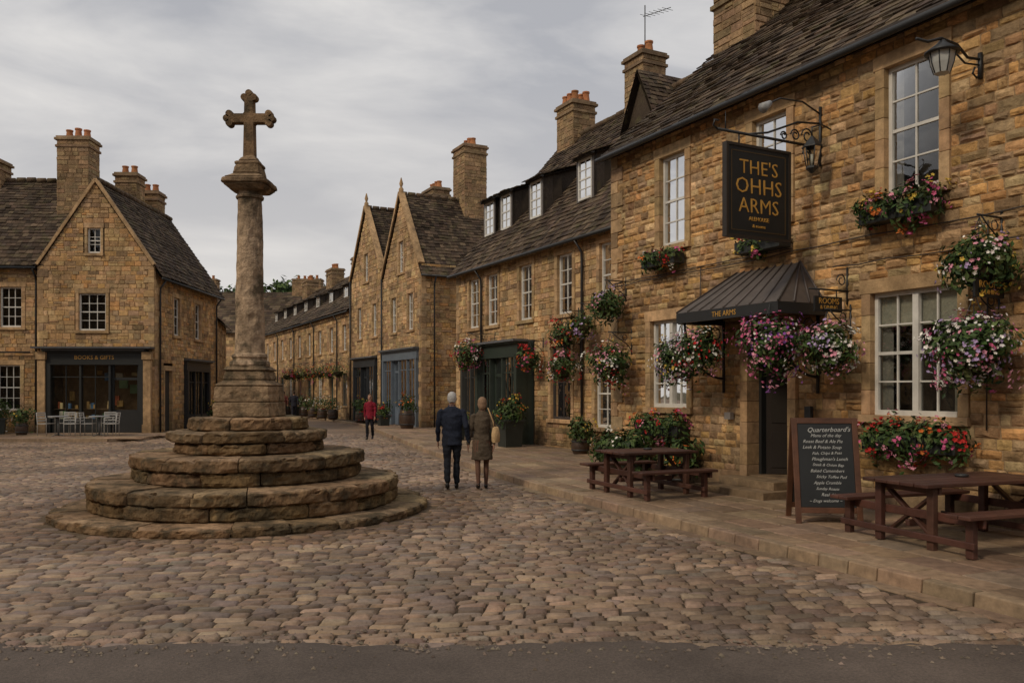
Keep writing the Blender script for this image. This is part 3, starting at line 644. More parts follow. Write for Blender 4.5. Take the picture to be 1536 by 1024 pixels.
def planter(loc,kind='box',w=.5,h=.55,r=.4,pal=(ORG,RED,YEL),nl=500,nf=60,name='flower_planter',z0=.12,fh=1.0):
    e=empty(name,(loc[0],loc[1],z0),ANG); b=MB()
    if kind=='box':
        vs=[(-w*.42,-w*.42,0),(w*.42,-w*.42,0),(w*.42,w*.42,0),(-w*.42,w*.42,0),(-w*.5,-w*.5,h),(w*.5,-w*.5,h),(w*.5,w*.5,h),(-w*.5,w*.5,h)]
        b.hexa(vs,'paint',(.03,.035,.03)); b.box(-w*.54,w*.54,-w*.54,w*.54,h-.05,h+.01,'paint',(.035,.04,.035))
    else:
        b.lathe([(w*.38,0),(w*.48,h*.3),(w*.5,h*.55),(w*.43,h),(w*.38,h),(w*.36,h-.08)],0,0,18,'wood',(.07,.04,.025))
        for zz in(.2,.75): b.lathe([(w*.47,h*zz),(w*.49,h*zz+.01),(w*.49,h*zz+.04),(w*.47,h*zz+.05)],0,0,18,'iron',(.03,.03,.03))
    b.build('pot',e,bevel=.006); f=MB(); foliage(f,(0,0,h+r*.6*fh),(r,r,r*fh),nl,int(nf*1.3),list(pal),ls=.07,fs=.04,trail=.2,lump=.45); f.build('plant',e)
planter(lm(-2.0,1.15),'box',.62,.8,.42,(ORG,YEL,RED),1000,110); planter(lm(1.9,1.2),'box',.5,.5,.36,(WHT,YEL,PINK)); planter(lm(2.9,.9),'barrel',.5,.5,.35)
planter(lw(3.4,.5),'barrel',.5,.35,.34,(YEL,WHT),900,20); planter(lm(-5.2,.7),'barrel',.5,.4,.35,(YEL,PINK),600,20)
planter(lw(1.3,.42),'barrel',.4,.3,.34,(ORG,YEL),1000,30); planter(lw(2.75,.45),'barrel',.42,.3,.36,(YEL,WHT),900,20)
# ================================================================== TWIN GABLED HOUSE
GO=(-4.08,37.5)
def lg(x,y,z=0):
    c,s=math.cos(ANG),math.sin(ANG); return (GO[0]+c*x-s*y,GO[1]+s*x+c*y,z)
gb=empty('twin_gabled_stone_house',(GO[0],GO[1],0),ANG); W,T,Wn,Rf,Mi=MB(),MB(),MB(),MB(),MB()
w1=[(1.0,1.7,4.6,6.3),(3.3,4.0,4.6,6.3)]; a1=[(2.3,2.95,7.4,8.9)]; w2=[(6.3,7.0,4.6,6.3),(8.9,9.6,4.6,6.3)]; a2=[(7.75,8.4,7.6,9.1)]
stone_wall(W,FR,0,5.3,0,7.4,[op(*w) for w in w1+a1]+[(.15,5.2,0,3.75)],gable=(11.1,2.65),h=(.16,.26),l=(.22,.55),pal=PALP)
stone_wall(W,FR,5.3,10.9,0,7.8,[op(*w) for w in w2+a2]+[(6.2,10.2,0,3.6)],gable=(11.5,8.1),h=(.16,.26),l=(.22,.55),pal=PALP)
for w in w1+w2: window(T,Wn,FR,*w,cols=2,rows=4)
for w in a1+a2: window(T,Wn,FR,*w,cols=2,rows=3)
BL=(.135,.165,.20)
shopfront(T,Wn,FR,.3,5.05,.12,3.7,BL,4,riser=.6,door=2,glz=1); shopfront(T,Wn,FR,6.35,10.05,.12,3.5,(.035,.04,.045),3,riser=.6,door=1)
EW=Plane((0,0),(0,-1),(-1,0))
ew=[(3.0,3.9,4.4,6.2)]; 
stone_wall(W,EW,0,10,0,7.5,[op(*w) for w in ew]+[],h=(.14,.24),l=(.2,.55),pal=PALP+PAL[:3])
for w in ew: window(T,Wn,EW,*w)
quoins(T,FR,0,1,.1,7.3); quoins(T,EW,0,1,.1,7.3)
slope(Rf,(-.3,.1,7.0),(-.3,-10,7.0),(2.65,-10,11.15),(2.65,.1,11.15)); slope(Rf,(5.4,.1,7.3),(5.4,-10,7.3),(2.65,-10,11.15),(2.65,.1,11.15))
slope(Rf,(5.3,.1,7.8),(5.3,-10,7.8),(8.1,-10,11.55),(8.1,.1,11.55)); slope(Rf,(11,.1,7.7),(11,-10,7.7),(8.1,-10,11.55),(8.1,.1,11.55))
ridge(Rf,(2.65,.1,11.2),(2.65,-10,11.2)); ridge(Rf,(8.1,.1,11.6),(8.1,-10,11.6))
for (a,za,b_,zb) in((0,7.4,2.65,11.1),(5.3,7.4,2.65,11.1),(5.3,7.8,8.1,11.5),(10.9,7.8,8.1,11.5)): T.beam((a,.0,za+.12),(b_,.0,zb+.14),.3,.14,'dressed',TRIM)
for x,z in((2.65,11.2),(8.1,11.6)): T.lathe([(.12,z),(.12,z+.2),(.05,z+.3),(.1,z+.45),(.02,z+.75)],x,0,10,'dressed',TRIM)
chimney(W,T,2.65,-3.6,1.35,1.2,10.0,13.7,3); chimney(W,T,8.1,-4.0,1.6,1.0,11.0,12.8,4)
stone_wall(W,Plane((10.9,0),(0,-1),(1,0)),0,10,0,7.9,h=(.3,.4),l=(.4,.8)); stone_wall(W,Plane((0,-10),(1,0),(0,-1)),0,10.9,0,7.8,h=(.4,.5),l=(.6,1))
gutter(Mi,EW,-.1,10,.3,6.95,(.6,)); Mi.tube([(5.3,.1,7.4),(5.3,.1,.12)],.045,'iron',BK); Mi.tube([(10.8,.1,7.9),(10.8,.1,.12)],.045,'iron',BK)
for n_,m_ in(('walls',W),('windows_and_shopfronts',Wn),('roof',Rf),('downpipes',Mi)): m_.build(n_,gb)
T.build('dressed_stone_and_chimneys',gb,bevel=.01)
planter(lg(-.6,.9),'barrel',.7,.8,.42,(ORG,YEL),400,50); planter(lg(2.6,.9),'box',.5,.5,.35); planter(lg(6.5,.8),'barrel',.6,.6,.4,(RED,YEL))
# ================================================================== FAR TERRACE
tr_=empty('terraced_stone_houses',lg(10.9,0),ANG); W,T,Wn,Rf,Mi=MB(),MB(),MB(),MB(),MB()
Lt=30; ops=[];ws=[];gs=[]
for i in range(10):
    x=1.3+i*2.8; ws.append((x-.4,x+.4,4.1,5.6)); 
    gs.append((x-.55,x+.55,.9,2.8) if i%3!=1 else (x-.45,x+.45,.12,2.7))
stone_wall(W,FR,0,Lt,0,6.5,[op(*w) for w in ws+gs],h=(.2,.32),l=(.3,.7),pal=PALP)
for w in ws: window(T,Wn,FR,*w,curt=False)
for i,w in enumerate(gs):
    if i%3!=1: window(T,Wn,FR,*w,cols=3,rows=3,curt=False,col=random.choice([WH,(.05,.06,.06),(.1,.13,.12)]))
    else: surround(T,FR,*w,sill=False); pbox(Wn,FR,w[0],w[1],-.15,-.1,w[2],w[3],'paint',random.choice([(.04,.06,.05),(.1,.03,.03),(.03,.04,.07)]))
slope(Rf,(0,.25,6.35),(Lt,.25,6.35),(Lt,-4.3,10.2),(0,-4.3,10.2),.35,.28,(.3,.55)); slope(Rf,(0,-9,6.3),(Lt,-9,6.3),(Lt,-4.3,10.2),(0,-4.3,10.2),.6,.6,(.6,1)); ridge(Rf,(0,-4.3,10.25),(Lt,-4.3,10.25))
for i in range(8): dormer(W,T,Wn,Rf,2+i*3.5,1.3,6.5,3.75/4.5,8.45,w=1.0)
for x in(4.5,12,19,27): chimney(W,T,x,-4.3,1.6,1,9.4,11.2,3)
stone_wall(W,Plane((Lt,0),(0,-1),(1,0)),0,9,0,6.4,gable=(10.1,4.3),h=(.3,.4),l=(.4,.8)); stone_wall(W,Plane((0,0),(0,-1),(-1,0)),0,9,0,6.4,gable=(10.1,4.3),h=(.3,.4),l=(.4,.8))
gutter(Mi,FR,0,Lt,.28,6.25,(2.7,8.3,13.9,19.5))
for n_,m_ in(('walls',W),('windows_and_doors',Wn),('roof',Rf),('gutters',Mi),('dressed_stone_and_chimneys',T)): m_.build(n_,tr_)
for i in range(8): hanging_basket(lg(11.4+i*1.9,.6),ANG,.5,2.9,.6,240,60,[ORG,RED,PINK,YEL])
for i in range(10): planter(lg(11.5+i*2.3,.9),random.choice(['box','barrel']),.6,.6,.5,(RED,YEL,WHT),220,30)
# ================================================================== HOUSE CLOSING THE STREET
cl=empty('stone_house_across_street',(-10,82,0),math.pi); W,T,Wn,Rf,Mi=MB(),MB(),MB(),MB(),MB()
ws=[(1.5+i*2.4,2.4+i*2.4,z,z+1.6) for i in range(13) for z in(1.2,4.9)]
stone_wall(W,FR,0,34,0,7.6,[op(*w) for w in ws],h=(.25,.4),l=(.4,.9),pal=PALP)
for w in ws: window(T,Wn,FR,*w,curt=False,cols=2,rows=4)
slope(Rf,(-.2,.3,7.4),(34.2,.3,7.4),(34.2,-5,12.0),(-.2,-5,12.0),.4,.35,(.4,.7)); slope(Rf,(-.2,-10.3,7.4),(34.2,-10.3,7.4),(34.2,-5,12.0),(-.2,-5,12.0),.8,.8,(.8,1.2))
for x,w in((11.3,3.0),(16.8,1.2),(21.5,1.6),(28,1.6),(3,1.6)): chimney(W,T,x,-5,w,1.1,11,13.2,4 if w>2 else 2)
for x,nx in((0,-1),(34,1)): stone_wall(W,Plane((x,0),(0,-1),(nx,0)),0,10,0,7.5,gable=(11.9,5),h=(.4,.5),l=(.6,1))
for n_,m_ in(('walls',W),('windows',Wn),('roof',Rf),('dressed_stone_and_chimneys',T)): m_.build(n_,cl)
f=MB()
for x,z,r in((-44,9,5),(-38,10,4.5),(-31.5,13,3.0),(-25,12.6,3.0),(-17,9,4),(-52,9,6)):
    f.tube([(x,98,0),(x+.3,98,z-2)],.45,'wood',(.07,.05,.035),8,.2)
    for _ in range(8): foliage(f,(x+U(-r,r)*.6,98+U(-r,r)*.6,z+U(-r,r)*.35),(r*.5,r*.5,r*.45),260,0,[RED],ls=.4,trail=0,lump=.6)
f.build('distant_trees')
h2=empty('stone_house',(-20.6,60,0),math.radians(-75)); W,T,Wn,Rf,Mi=MB(),MB(),MB(),MB(),MB()
ws=[(x,x+.9,z,z+1.5) for x in(1.2,4.2,7.2) for z in(1.1,4.2)]
stone_wall(W,FR,0,10,0,6.3,[op(*w) for w in ws],h=(.2,.3),l=(.3,.6),pal=PALP)
for w in ws: window(T,Wn,FR,*w,curt=False)
for x,nx in((0,-1),(10,1)): stone_wall(W,Plane((x,0),(0,-1),(nx,0)),0,8,0,6.3,gable=(9.9,4),h=(.2,.3),l=(.3,.6),pal=PALP)
slope(Rf,(-.1,.3,6.1),(10.1,.3,6.1),(10.1,-4,10),(-.1,-4,10)); slope(Rf,(-.1,-8.3,6.1),(10.1,-8.3,6.1),(10.1,-4,10),(-.1,-4,10)); chimney(W,T,9.2,-4,1.2,1,9.4,11,2)
for n_,m_ in(('walls',W),('windows',Wn),('roof',Rf),('dressed_stone_and_chimneys',T)): m_.build(n_,h2)
# market square rows behind and beside the camera, unseen, added to darken window reflections
for (x0,y0,an,Lr) in((-28,27.0,-math.pi/2,50),(-26,-25,0.0,50)):
    hs=empty('unseen_house_row',(x0,y0,0),an); W,T,Wn,Rf=MB(),MB(),MB(),MB()
    ws=[(x,x+1.1,z,z+1.8) for x in np.arange(1.5,Lr-2,3.2) for z in(1.0,4.1,7.2)]
    stone_wall(W,FR,0,Lr,0,9.8,[op(*w) for w in ws],h=(.35,.5),l=(.6,1.2),pal=PALP)
    for w in ws: pbox(Wn,FR,w[0],w[1],-.16,-.14,w[2],w[3],'interior',(.03,.03,.035)); surround(T,FR,*w); pbox(Wn,FR,w[0],w[1],-.139,-.1,(w[2]+w[3])/2-.03,(w[2]+w[3])/2+.03,'paint',WH); pbox(Wn,FR,w[0]+.52,w[0]+.58,-.139,-.1,w[2],w[3],'paint',WH)
    slope(Rf,(0,.3,9.6),(Lr,.3,9.6),(Lr,-5,14),(0,-5,14),.5,.45,(.5,1)); slope(Rf,(0,-10.3,9.6),(Lr,-10.3,9.6),(Lr,-5,14),(0,-5,14),.9,.9,(1,2))
    for x in np.arange(4,Lr,9): chimney(W,T,x,-5,1.6,1,13,15.4,3)
    for x,nx in((0,-1),(Lr,1)): stone_wall(W,Plane((x,0),(0,-1),(nx,0)),0,10,0,9.8,gable=(13.9,5),h=(.4,.5),l=(.6,1))
    for n_,m_ in(('walls',W),('windows',Wn),('roof',Rf),('dressed_stone_and_chimneys',T)): m_.build(n_,hs)
# ================================================================== LEFT CORNER SHOP
LA=math.radians(182); LO=(-14.15,33.0)
lf=empty('stone_corner_shop',(LO[0],LO[1],0),LA); W,T,Wn,Rf,Mi=MB(),MB(),MB(),MB(),MB()
def ll(x,y,z=0):
    c,s=math.cos(LA),math.sin(LA); return (LO[0]+c*x-s*y,LO[1]+s*x+c*y,z)
fw=[(1.9,2.95,4.15,5.62)]; at_=[(2.1,2.62,7.2,8.2)]
stone_wall(W,FR,0,4.55,0,6.7,[op(*w) for w in fw+at_]+[(.1,4.45,0,3.45)],gable=(10.05,2.28),h=(.13,.22),l=(.16,.44),pal=PALP+PAL[:3])
window(T,Wn,FR,*fw[0],cols=3,rows=4,jw=.12,curt=False); window(T,Wn,FR,*at_[0],cols=2,rows=3,jw=.1,curt=False)
quoins(T,FR,0,1,3.5,6.7); quoins(T,FR,4.55,-1,3.5,6.7)
shopfront(T,Wn,FR,.42,4.15,.12,3.35,(.022,.023,.022),3,riser=.55,door=0,glz=1,fas=.5,n=.1)
text('BOOKS & GIFTS',lf,Mx((-1,0,0),(0,0,1),(0,1,0),(2.3,.125,3.08)),.22,'gold_leaf',GOLD,.003)
for a in(.08,4.17): pbox(T,FR,a,a+.3,-.1,.2,.12,3.0,'dressed',TRIM); pbox(T,FR,a-.04,a+.34,-.1,.25,3.0,3.3,'dressed',TRIM); pbox(T,FR,a-.03,a+.33,-.1,.24,.12,.45,'dressed',TRIM)
pbox(Wn,FR,0,4.6,-.1,.45,3.43,3.5,'lead',(.07,.07,.075))
SD=Plane((0,0),(0,-1),(-1,0))
sw=[(2.0,2.7,4.1,5.7),(4.6,5.3,4.1,5.7)]
stone_wall(W,SD,0,7.8,0,6.7,[op(*w) for w in sw]+[(3.2,6.4,0,3.2),(.9,1.9,0,2.9)],h=(.13,.22),l=(.16,.44),pal=PALP+PAL[:3])
for w in sw: window(T,Wn,SD,*w,curt=False)
quoins(T,SD,0,1,.1,6.6)
shopfront(T,Wn,SD,3.3,6.3,.12,3.1,(.03,.03,.032),3,riser=.6,door=None); surround(T,SD,1.0,1.8,.12,2.6,sill=False,jw=.1); pbox(Wn,SD,1.0,1.8,-.15,-.1,.12,2.6,'paint',(.03,.03,.03))
stone_wall(W,Plane((0,-7.8),(1,0),(0,-1)),0,4.55,0,6.7,gable=(10.0,2.28),h=(.3,.4),l=(.4,.8))
k3=(10.05-6.7)/2.28
slope(Rf,(-.3,.08,6.7-.3*k3+.05),(-.3,-7.9,6.7-.3*k3+.05),(2.28,-7.9,10.12),(2.28,.08,10.12),.24,.16,(.16,.32)); slope(Rf,(4.7,.08,6.55),(4.7,-7.9,6.55),(2.28,-7.9,10.12),(2.28,.08,10.12),.24,.16,(.16,.32))
ridge(Rf,(2.28,.1,10.15),(2.28,-7.9,10.15))
T.beam((0,.02,6.75),(2.28,.02,10.12),.16,.12,'dressed',TRIM); T.beam((4.55,.02,6.75),(2.28,.02,10.12),.16,.12,'dressed',TRIM)
gutter(Mi,SD,0,7.8,.32,6.22,(.35,7.4)); 
LR=Plane((0,-.35),(1,0),(0,1)); lw_=[(5.35,6.2,4.3,5.9),(5.4,6.3,1.0,2.8),(8.2,9.05,4.3,5.9),(8.2,9.1,1.0,2.8),(11,11.9,4.3,5.9)]
stone_wall(W,LR,4.55,16,0,6.9,[op(*w) for w in lw_],h=(.13,.22),l=(.16,.44),pal=PALP+PAL[:3])
for w in lw_: window(T,Wn,LR,*w,cols=3,rows=4,curt=False)
slope(Rf,(4.3,.0,6.72),(16,.0,6.72),(16,-3.6,10.9),(4.3,-3.6,10.9),.24,.16,(.16,.32)); slope(Rf,(4.3,-7.2,6.72),(16,-7.2,6.72),(16,-3.6,10.9),(4.3,-3.6,10.9),.5,.5,(.5,.8)); ridge(Rf,(4.3,-3.6,10.95),(16,-3.6,10.95))
stone_wall(W,Plane((4.5,-.35),(0,-1),(-1,0)),0,6.6,4,6.9,gable=(10.8,3.25),h=(.2,.3),l=(.3,.6))
gutter(Mi,LR,4.6,16,.4,6.62,(4.75,)); Mi.tube([(4.95,-.2,3.3),(16,-.2,3.3)],.03,'iron',BK)
chimney(W,T,4.2,-2.6,1.3,1.0,8.0,12.3,3); chimney(W,T,3.0,-4.9,.95,.9,8.6,11.4,2); chimney(W,T,2.7,-6.6,.9,.9,8.6,11.0,2); chimney(W,T,8.3,-3.6,1.0,.9,10.3,11.6,1)
for n_,m_ in(('walls',W),('windows_and_shopfronts',Wn),('roof',Rf),('gutters',Mi)): m_.build(n_,lf)
T.build('dressed_stone_and_chimneys',lf,bevel=.01)
planter(ll(-.9,-5),'barrel',.6,.5,.4,(RED,YEL),z0=.12); planter(ll(5.6,1.0),'box',.7,.6,.55,(WHT,YEL),700,40); planter(ll(6.8,.8),'barrel',.7,.6,.5,(WHT,YEL),600,20); planter(ll(4.3,1.6),'barrel',.45,.45,.4,(WHT,YEL),400,10)
def chair(loc,rot):
    e=empty('cafe_chair',loc,rot); b=MB(); c=(.42,.40,.37)
    for x in(-.2,.2):
        b.tube([(x,-.2,0),(x,-.2,.66),(x,.1,.68)],.013,'iron',c,6); b.tube([(x,.2,0),(x,.2,.45),(x,.25,.86)],.013,'iron',c,6)
    b.box(-.22,.22,-.21,.21,.44,.465,'paint',c)
    for z in(.56,.66,.76,.84): b.beam((-.2,.21+.04*(z-.5)*2,z),(.2,.21+.04*(z-.5)*2,z),.02,.05,'paint',c)
    b.build('seat_and_frame',e)
def ctable(loc):
    e=empty('cafe_table',loc); b=MB(); b.lathe([(.33,.7),(.35,.71),(.35,.73),(.33,.74)],0,0,20,'paint',(.3,.3,.3)); b.tube([(0,0,.03),(0,0,.7)],.03,'iron',(.1,.1,.1))
    for t in range(3): b.tube([(0,0,.08),(.26*math.cos(t*2.1),.26*math.sin(t*2.1),.0)],.018,'iron',(.1,.1,.1),6)
    b.build('top_and_pedestal',e)
for x,y,r in((-17.1,30.6,1.3),(-16.1,30.5,-1.5),(-15.6,30.7,1.7),(-14.7,30.6,-1.4),(-16.6,31.1,.1),(-15.1,31.2,.2)): chair((x,y,.12),r)
ctable((-16.6,30.5,.12)); ctable((-15.15,30.6,.12))
# ================================================================== MARKET CROSS
mc=empty('stone_market_cross',(MX,MY,0),0)
def drum(mb,r,z0,z1,nb,courses,n_in,ov=.0,col=(.30,.24,.165)):
    hs=(z1-z0)/courses
    for ci in range(courses):
        za,zb=z0+hs*ci,z0+hs*(ci+1); rr=r-(0 if ci==courses-1 else .045); th0=U(0,6); cuts=[0]
        while cuts[-1]<2*math.pi-.6*2*math.pi/nb: cuts.append(cuts[-1]+2*math.pi/nb*U(.65,1.4))
        cuts[-1]=2*math.pi
        for a,b in zip(cuts,cuts[1:]):
            a+=th0;b+=th0; g_=.009/rr; a+=g_;b-=g_; S=max(5,int((b-a)*rr/.035)); c=vary(col,.25,.05); dr=U(-.035,.016); dz=U(-.014,.008) if ci==courses-1 else 0
            prof=[(n_in,za+.004),(rr-.02+dr,za+.006),(rr+dr,za+.026),(rr+dr+.004,za+hs*.33),(rr+dr,za+hs*.62),(rr+dr,zb-.035),(rr-.018+dr,zb-.014+dz),(rr-.06+dr,zb+dz-.003),(rr-.16,zb+dz),(rr-.30,zb+dz),(n_in,zb+dz)]
            vs=[];K=len(prof)
            for i in range(S+1):
                t=a+(b-a)*i/S
                for q_,(pr,pz) in enumerate(prof):
                    edge=0.028 if i in(0,S) and 0<q_<8 else (.008 if i in(1,S-1) and 0<q_<8 else 0)
                    X,Y=math.cos(t)*pr,math.sin(t)*pr
                    nz=noise.noise(Vector((X*3.5,Y*3.5,pz*5))); nz2=noise.noise(Vector((X*12,Y*12,pz*22)))
                    chip=max(0,noise.noise(Vector((X*6+9,Y*6,3)))-.12)*.2 if q_ in(5,6,7) else 0
                    rad=pr+(nz*.032+nz2*.030-edge-chip if 0<q_<8 else 0); vs.append((rad*math.cos(t),rad*math.sin(t),pz+(nz*.014+nz2*.009-chip*.5 if q_>4 else 0)-(edge*.5 if q_>4 else 0)))
            K1=K-1
            for i in range(S):
                for q_ in range(K1):
                    riser=0<q_<6  # risers darker than treads: moss, plus their shade put into the colour
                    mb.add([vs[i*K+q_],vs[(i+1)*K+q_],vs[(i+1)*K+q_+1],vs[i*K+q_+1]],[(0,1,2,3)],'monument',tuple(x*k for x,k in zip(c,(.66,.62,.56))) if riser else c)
            mb.add(vs[:K],[tuple(range(K))],'monument',c); mb.add(vs[S*K:],[tuple(range(K))],'monument',c)
b=MB()
b.lathe([(2.6,-.01),(2.6,.09)],0,0,64,'monument',(.13,.105,.07))
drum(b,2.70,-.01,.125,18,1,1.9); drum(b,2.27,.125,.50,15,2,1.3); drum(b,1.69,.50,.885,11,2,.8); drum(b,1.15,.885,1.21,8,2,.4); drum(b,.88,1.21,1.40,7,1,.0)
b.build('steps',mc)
b=MB(); CS=(.31,.25,.18)
def block(hw0,hw1,z0,z1,c,n=8,ch=0):
    vs=[];fs=[]
    def ring(hw,z):
        out=[]
        pts=[(-1,-1),(1,-1),(1,1),(-1,1)]
        for i in range(4):
            ax,ay=pts[i];bx,by=pts[(i+1)%4]
            for k in range(n):
                f_=k/n; x=ax+(bx-ax)*f_;y=ay+(by-ay)*f_
                if k==0: x*=.95;y*=.95
                nz=noise.noise(Vector((x*hw*6,y*hw*6,z*6)))*.018+noise.noise(Vector((x*hw*17,y*hw*17,z*17)))*.012; out.append((x*(hw+nz),y*(hw+nz),z))
        return out
    zs=[(hw0-.018,z0),(hw0,z0+.018)]+[(hw0+(hw1-hw0)*t,z0+.018+(z1-z0-.036)*t) for t in(.25,.5,.75)]+[(hw1,z1-.018),(hw1-.022,z1)]
    M=4*n
    for hw,z in zs: vs+=ring(hw,z)
    for i in range(len(zs)-1):
        for k in range(M): fs.append((i*M+k,i*M+(k+1)%M,(i+1)*M+(k+1)%M,(i+1)*M+k))
    fs.append(tuple(range(M-1,-1,-1))); fs.append(tuple(range((len(zs)-1)*M,len(zs)*M)))
    b.add(vs,fs,'monument',c)
block(.45,.44,1.40,1.62,(.30,.24,.17)); block(.43,.42,1.62,1.86,(.33,.265,.19)); block(.42,.34,1.86,1.95,CS); block(.33,.31,1.95,2.09,CS); block(.33,.29,2.09,2.16,CS)
prof=[(.29,2.16),(.30,2.19),(.29,2.23),(.25,2.25),(.245,2.28),(.265,2.30),(.26,2.34),(.225,2.36)]
for i in range(60):
    f_=i/59; prof.append((.222-.042*f_**1.3,2.37+2.33*f_))
prof+=[(.205,4.71),(.21,4.74),(.19,4.76),(.19,4.80),(.25,4.84)]
vs=[];n=36
for r_,z in prof:
    for k_ in range(n):
        th=2*math.pi*k_/n; rr=r_+noise.noise(Vector((math.cos(th)*1.2,math.sin(th)*1.2,z*1.7)))*.014+noise.noise(Vector((math.cos(th)*3,math.sin(th)*3,z*9)))*.009-max(0,noise.noise(Vector((math.cos(th)*2,math.sin(th)*2,z*4+3)))-.25)*.06
        vs.append((rr*math.cos(th),rr*math.sin(th),z))
K=len(prof)
for i in range(K-1):
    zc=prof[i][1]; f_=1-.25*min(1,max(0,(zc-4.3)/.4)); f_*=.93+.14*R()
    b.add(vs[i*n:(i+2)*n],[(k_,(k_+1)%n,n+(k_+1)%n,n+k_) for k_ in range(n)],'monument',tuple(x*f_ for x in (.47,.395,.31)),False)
b.add(vs[(K-1)*n:],[tuple(range(n))],'monument',CS)
block(.26,.31,4.82,4.90,CS); block(.335,.335,4.90,4.98,(.29,.23,.165)); block(.29,.22,4.98,5.06,CS); block(.20,.17,5.06,5.26,(.27,.215,.15)); block(.15,.10,5.26,5.36,(.26,.205,.145)); block(.19,.19,5.20,5.26,(.26,.205,.145))
b.build('plinth_column_and_capital',mc)
b=MB(); cc=(.22,.165,.11)
def cbeam(p,q,w0,w1,d): 
    p=Vector(p);q=Vector(q);t=(q-p).normalized();a=Vector((0,1,0));s_=t.cross(a)
    b.hexa([p-s_*w0-a*d,p+s_*w0-a*d,q+s_*w1-a*d,q-s_*w1-a*d,p-s_*w0+a*d,p+s_*w0+a*d,q+s_*w1+a*d,q-s_*w1+a*d],'monument',cc)
cbeam((0,0,5.34),(0,0,6.26),.085,.065,.075); cbeam((-.31,0,5.93),(.31,0,5.93),.07,.07,.073)
def knob(x,z,r_=.055):
    vs=[];n=14
    for yy,k2 in((-.072,.8),(-.06,1),(.06,1),(.072,.8)):
        for k_ in range(n): th=2*math.pi*k_/n; vs.append((x+r_*k2*math.cos(th),yy,z+r_*k2*math.sin(th)))
    b.add(vs,[(i*n+k_,i*n+(k_+1)%n,(i+1)*n+(k_+1)%n,(i+1)*n+k_) for i in range(3) for k_ in range(n)]+[tuple(range(n)),tuple(range(3*n,4*n))],'monument',cc)
for x,z in((-.34,5.93),(-.30,6.0),(-.30,5.86),(.34,5.93),(.30,6.0),(.30,5.86),(0,6.31),(-.07,6.25),(.07,6.25)): knob(x,z)
knob(0,5.93,.12)
b.build('cross',mc,bevel=.012)
# ================================================================== PICNIC TABLES, CHALKBOARD
WD=(.082,.035,.024)
def picnic(loc,rot,L=1.9):
    e=empty('picnic_table',(*loc,.122),rot); b=MB(); H=.70
    for i in range(5): 
        y=-.37+.185*i; b.box(0+U(0,.01),L,y-.087,y+.087,H-.04,H,'wood',vary(WD,.25))
    for s in(-1,1):
        for k_ in range(2):
            y=s*.83+(k_-.5)*.15; b.box(.0,L,y-.07,y+.07,.40,.44,'wood',vary(WD,.25))
    for x in(.14,L-.2):
        for s in(-1,1):
            b.box(x,x+.07,s*.36-.045,s*.36+.045,0,H-.04,'wood',vary(WD,.2)); b.box(x,x+.07,s*.84-.045,s*.84+.045,0,.40,'wood',vary(WD,.2))
            b.beam((x+.12,s*.32,.1),(x+.12,-s*.32,H-.12),.035,.07,'wood',vary(WD,.2),up=(1,0,0))
        b.box(x+.071,x+.11,-.95,.95,.31,.40,'wood',vary(WD,.2)); b.box(x+.071,x+.11,-.42,.42,H-.12,H-.04,'wood',vary(WD,.2))
        b.box(x-.03,x-.001,-.92,.92,.10,.17,'wood',vary(WD,.2))
    b.box(.2,L-.2,-.03,.03,.2,.27,'wood',WD)
    b.build('table_top_benches_and_legs',e,bevel=.008); 
    c=MB(); c.lathe([(.05,H),(.07,H+.005),(.075,H+.03),(.065,H+.03),(.06,H+.012)],L*.55,.05,14,'iron',(.03,.03,.03)); c.build('ashtray',e)
picnic((4.12,9.02),math.radians(20)); picnic((1.55,13.35),math.radians(24),1.4)
ab=empty('chalkboard_a_frame',(4.02,10.75,.122),math.radians(-6)); b=MB(); FC=(.11,.045,.022)
def panel(y0,y1,zt):
    def P(x,z,o): f_=z/zt; return (x,y0+(y1-y0)*f_+o,z)
    def bx(x0,x1,z0,z1,o0,o1,m_,c_): b.hexa([P(x0,z0,o0),P(x1,z0,o0),P(x1,z0,o1),P(x0,z0,o1),P(x0,z1,o0),P(x1,z1,o0),P(x1,z1,o1),P(x0,z1,o1)],m_,c_)
    bx(-.41,-.34,0,zt,-.02,.02,'wood',FC); bx(.34,.41,0,zt,-.02,.02,'wood',FC); bx(-.34,.34,zt-.07,zt,-.02,.02,'wood',FC); bx(-.34,.34,.13,.2,-.02,.02,'wood',FC); bx(-.34,.34,.2,zt-.07,-.008,.008,'paint',(.02,.021,.021))
panel(-.28,0,1.32); panel(.30,.045,1.32); b.build('frame_and_boards',ab,bevel=.005)
tl=math.atan2(.28,1.32)
YY=Vector((0,math.sin(tl),math.cos(tl))); 
lines=["Quarterboard's","Menu of the day","Roast Beef & Ale Pie","Leek & Potato Soup","Fish, Chips & Peas","Ploughman's Lunch","Steak & Onion Bap","Baked Camembert","Sticky Toffee Pud","Apple Crumble","Sunday Roasts","Real Ales","~ Dogs welcome ~"]
for i,s in enumerate(lines):
    z=1.17-.074*i; y=-.28+.28*z/1.32; t=U(-.035,.035)
    X=(Vector((1,0,0))*math.cos(t)+YY*math.sin(t)); Z_=X.cross(YY).normalized(); Y_=Z_.cross(X)
    text(s,ab,Mx(X,Y_,Z_,(U(-.05,.05),y-.012,z)),.085 if i==0 else U(.048,.064),'chalk',CH,.0008,shear=.35)
